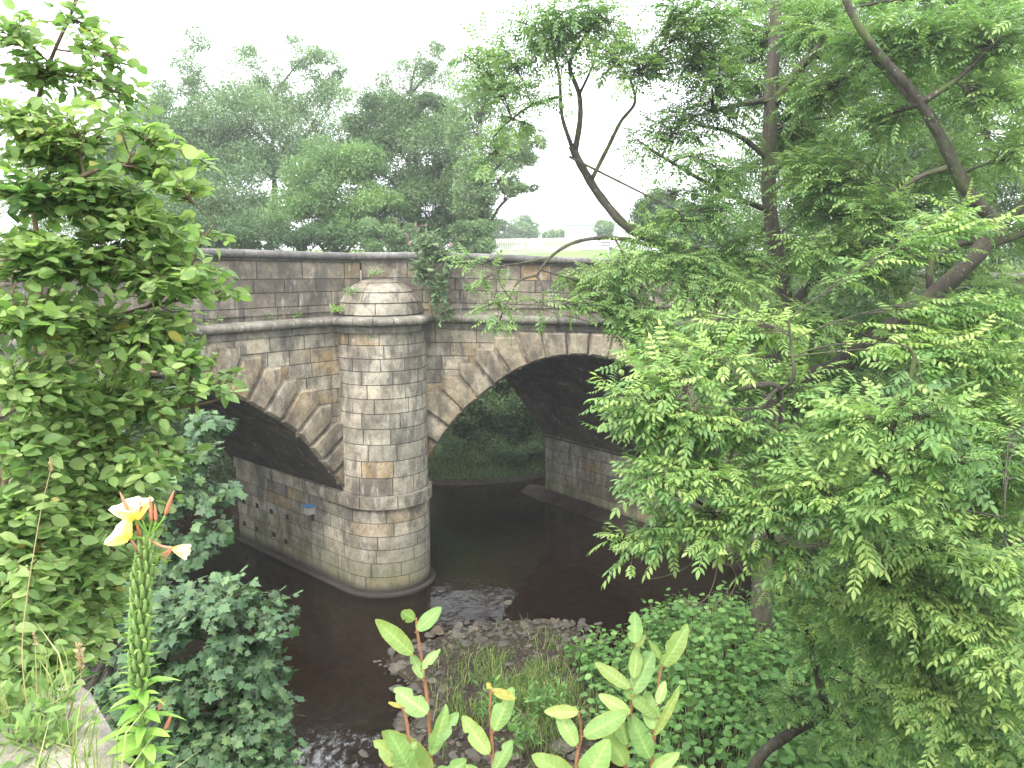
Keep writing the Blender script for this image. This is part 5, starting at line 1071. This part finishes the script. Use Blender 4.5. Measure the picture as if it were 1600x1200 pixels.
# sallow shoots in the foreground
def hero_leaf(mb, o, Mx, wd, wm):
    wd = wd * .74
    nr, nc = 30, 13; vs = []; tt = []; ww = []; base = random.uniform(.12, .6); curl = random.uniform(0, .3); fold = random.uniform(-.25, .3); ph = random.random() * 6
    bites = [(random.uniform(.2, .95), random.choice((-1, 1)), random.uniform(.03, .09)) for _ in range(random.choice((0, 1, 2)))]
    for i in range(nr):
        s = i / (nr - 1); w0 = wd * math.sin(math.pi * min(1, .02 + s * .98) ** .88) ** .62 if 0 < s < 1 else .004
        for j in range(nc):
            t_ = (j / (nc - 1) - .5) * 2; ed = 1 + .025 * math.sin(s * 70 + ph) * abs(t_) ** 3 + .02 * math.sin(s * 13 + ph * 2 + t_) * abs(t_)
            for bs, bg_, bw in bites:
                if t_ * bg_ > 0: ed *= 1 - .55 * abs(t_) ** 2 * math.exp(-((s - bs) / bw) ** 2)
            vein = (s * 9 - abs(t_) * 1.6 * wd / .3) % 1.0; vn = math.exp(-((vein - .5) / .13) ** 2) * (1 - .6 * abs(t_)); mid = math.exp(-(t_ / .12) ** 2)
            x = t_ * w0 * ed; z = fold * abs(x) - curl * s * s - .018 * vn * (1 - s) + .012 * math.sin(s * 20 + ph) * t_ * t_ - .01 * mid
            vs.append(V(x, s, z)); tt.append(base + .42 * mid * (1 - .5 * s) + .26 * vn - .10 * abs(t_)); ww.append(min(1, wm * (.25 + 1.9 * max(0, vnoise(np.array([s * 9 + ph]), np.array([t_ * 4.]), .5, 3)[0] - .72) + 1.1 * vnoise(np.array([s * 3 + ph]), np.array([t_ * 2.]), .5)[0]) + (.35 * abs(t_) ** 8 if wm > 0 else 0)))
    vs = np.array(vs) @ Mx.T + o
    mb.add(vs, [(i * nc + j, i * nc + j + 1, (i + 1) * nc + j + 1, (i + 1) * nc + j) for i in range(nr - 1) for j in range(nc - 1)], np.clip(tt, 0, 1), np.array(ww))
def shoot(label, pts, D_, leaves, r0=.0045, brk=None):
    b_ = P(*pts[0], D_); t_ = thing('sallow_shoot', b_, label, 'plant', 'sallow shoots along the bottom edge'); mb = MB(); sp__ = spline([P(x, y, D_ + .01 * i) for i, (x, y) in enumerate(pts)], 8); tube(mb, sp__, np.linspace(r0, .0022, len(sp__)), 8)
    lf = MB()
    for (x0, y0, x1, y1, wd, face, wm) in leaves:
        a_, c_ = P(x0, y0, D_), P(x1, y1, D_ + random.uniform(-.03, .03)); d = c_ - a_; L1 = np.linalg.norm(d); pet = bez(a_ - unit(d) * .006, a_, 0, 3); tube(mb, pet, .0013, 5)
        nn = V(math.sin(face), -math.cos(face) * .9, .5); tv, tf = ovate(wd, random.uniform(-.12, .12), random.uniform(-.05, .35), 9, .012)
        # split long quads: fine enough at 9 rows
        hero_leaf(lf, a_, frames(d[None], nn[None])[0] * L1, wd, wm)
    mb.build('stem', M['barkr'], t_, True); lf.build('leaves', M['sallow'], t_)
shoot('sallow shoot topped by three nibbled leaves left of centre', [(672, 1330), (674, 1200), (668, 1100), (660, 1040), (652, 985), (650, 965)], 1.42,
      [(652, 985, 690, 948, .30, .2, 0), (648, 968, 630, 958, .4, 0, .1), (645, 1022, 587, 968, .22, .3, .15), (660, 1045, 685, 1012, .28, -.5, 0), (660, 1060, 643, 1018, .26, .3, .05), (668, 1115, 615, 1075, .36, .3, 0), (672, 1165, 712, 1115, .30, -.2, 0), (674, 1180, 700, 1105, .22, .6, 0), (672, 1215, 600, 1150, .34, 0, .2), (672, 1225, 725, 1190, .3, 0, 0)])
shoot('short sallow shoot with a withered curled tip beside the left shoot', [(645, 1330), (642, 1200), (636, 1130), (628, 1105)], 1.38, [(628, 1105, 606, 1097, .2, .3, .9), (642, 1170, 655, 1155, .3, 0, .1), (642, 1205, 612, 1152, .34, .1, 0), (640, 1200, 588, 1160, .3, .3, .25)])
shoot('reddish sallow shoot with a dead brown tip at centre', [(772, 1330), (770, 1200), (768, 1150), (766, 1100), (768, 1075)], 1.42, [(768, 1078, 806, 1092, .25, 0, .75), (772, 1142, 802, 1078, .30, .2, 0), (764, 1178, 722, 1118, .28, -.3, .1), (772, 1205, 800, 1158, .32, .1, 0), (768, 1078, 760, 1066, .4, 0, .95), (770, 1260, 730, 1200, .3, 0, 0)])
shoot('sallow shoot with a drooping yellow leaf right of centre', [(898, 1330), (900, 1200), (908, 1150), (904, 1115)], 1.4, [(904, 1112, 850, 1112, .26, .3, .3), (900, 1165, 872, 1110, .28, .1, 0), (912, 1150, 985, 1110, .26, -.2, .05), (897, 1215, 838, 1185, .3, 0, .15), (902, 1240, 950, 1160, .3, 0, 0)])
shoot('taller sallow shoot with a big erect pale leaf at its tip', [(975, 1330), (978, 1180), (988, 1090), (994, 1020), (992, 1000)], 1.45, [(992, 1005, 992, 956, .36, 0, 0), (994, 1010, 1010, 992, .3, 0, .3), (985, 1075, 930, 1035, .22, .2, .2), (990, 1060, 1000, 1008, .3, .3, .1), (988, 1085, 1018, 1015, .28, -.4, 0), (985, 1115, 935, 1085, .26, 0, .1), (980, 1165, 965, 1095, .28, .5, .05), (978, 1195, 950, 1150, .34, 0, .15), (990, 1085, 1012, 1052, .3, .4, .1)])
shoot('rightmost tall sallow shoot with a speckled leaf leaning right', [(1012, 1330), (1018, 1200), (1024, 1120), (1030, 1060), (1036, 1035)], 1.45, [(1036, 1040, 1074, 984, .27, .1, .12), (1034, 1030, 1014, 1000, .18, .2, .1), (1028, 1100, 1040, 1065, .3, 0, 0), (1022, 1140, 1010, 1080, .34, 0, 0), (1022, 1150, 1065, 1075, .12, .2, .3), (1016, 1185, 990, 1125, .3, 0, 0), (1018, 1205, 1060, 1180, .3, 0, .1), (1026, 1120, 975, 1078, .2, 0, .1), (1014, 1240, 1075, 1200, .3, 0, .2)])

# ------------------------------------------------------------------ thin haze volume added to stand in for lens glare
hz = MB(); box(hz, (0, 60, 14), (400, 420, 42), 0)
hm = bpy.data.materials.new('haze'); hm.use_nodes = True; N = hm.node_tree.nodes; N.remove(N['Principled BSDF'])
pv = N.new('ShaderNodeVolumePrincipled'); pv.inputs['Color'].default_value = (.95, .97, 1, 1); pv.inputs['Density'].default_value = .0015; pv.inputs['Anisotropy'].default_value = .3
hm.node_tree.links.new(pv.outputs[0], N['Material Output'].inputs['Volume'])
tag(hz.build('haze', hm), 'thin bright haze added for lens glare over the river and the trees', 'haze', kind='stuff')
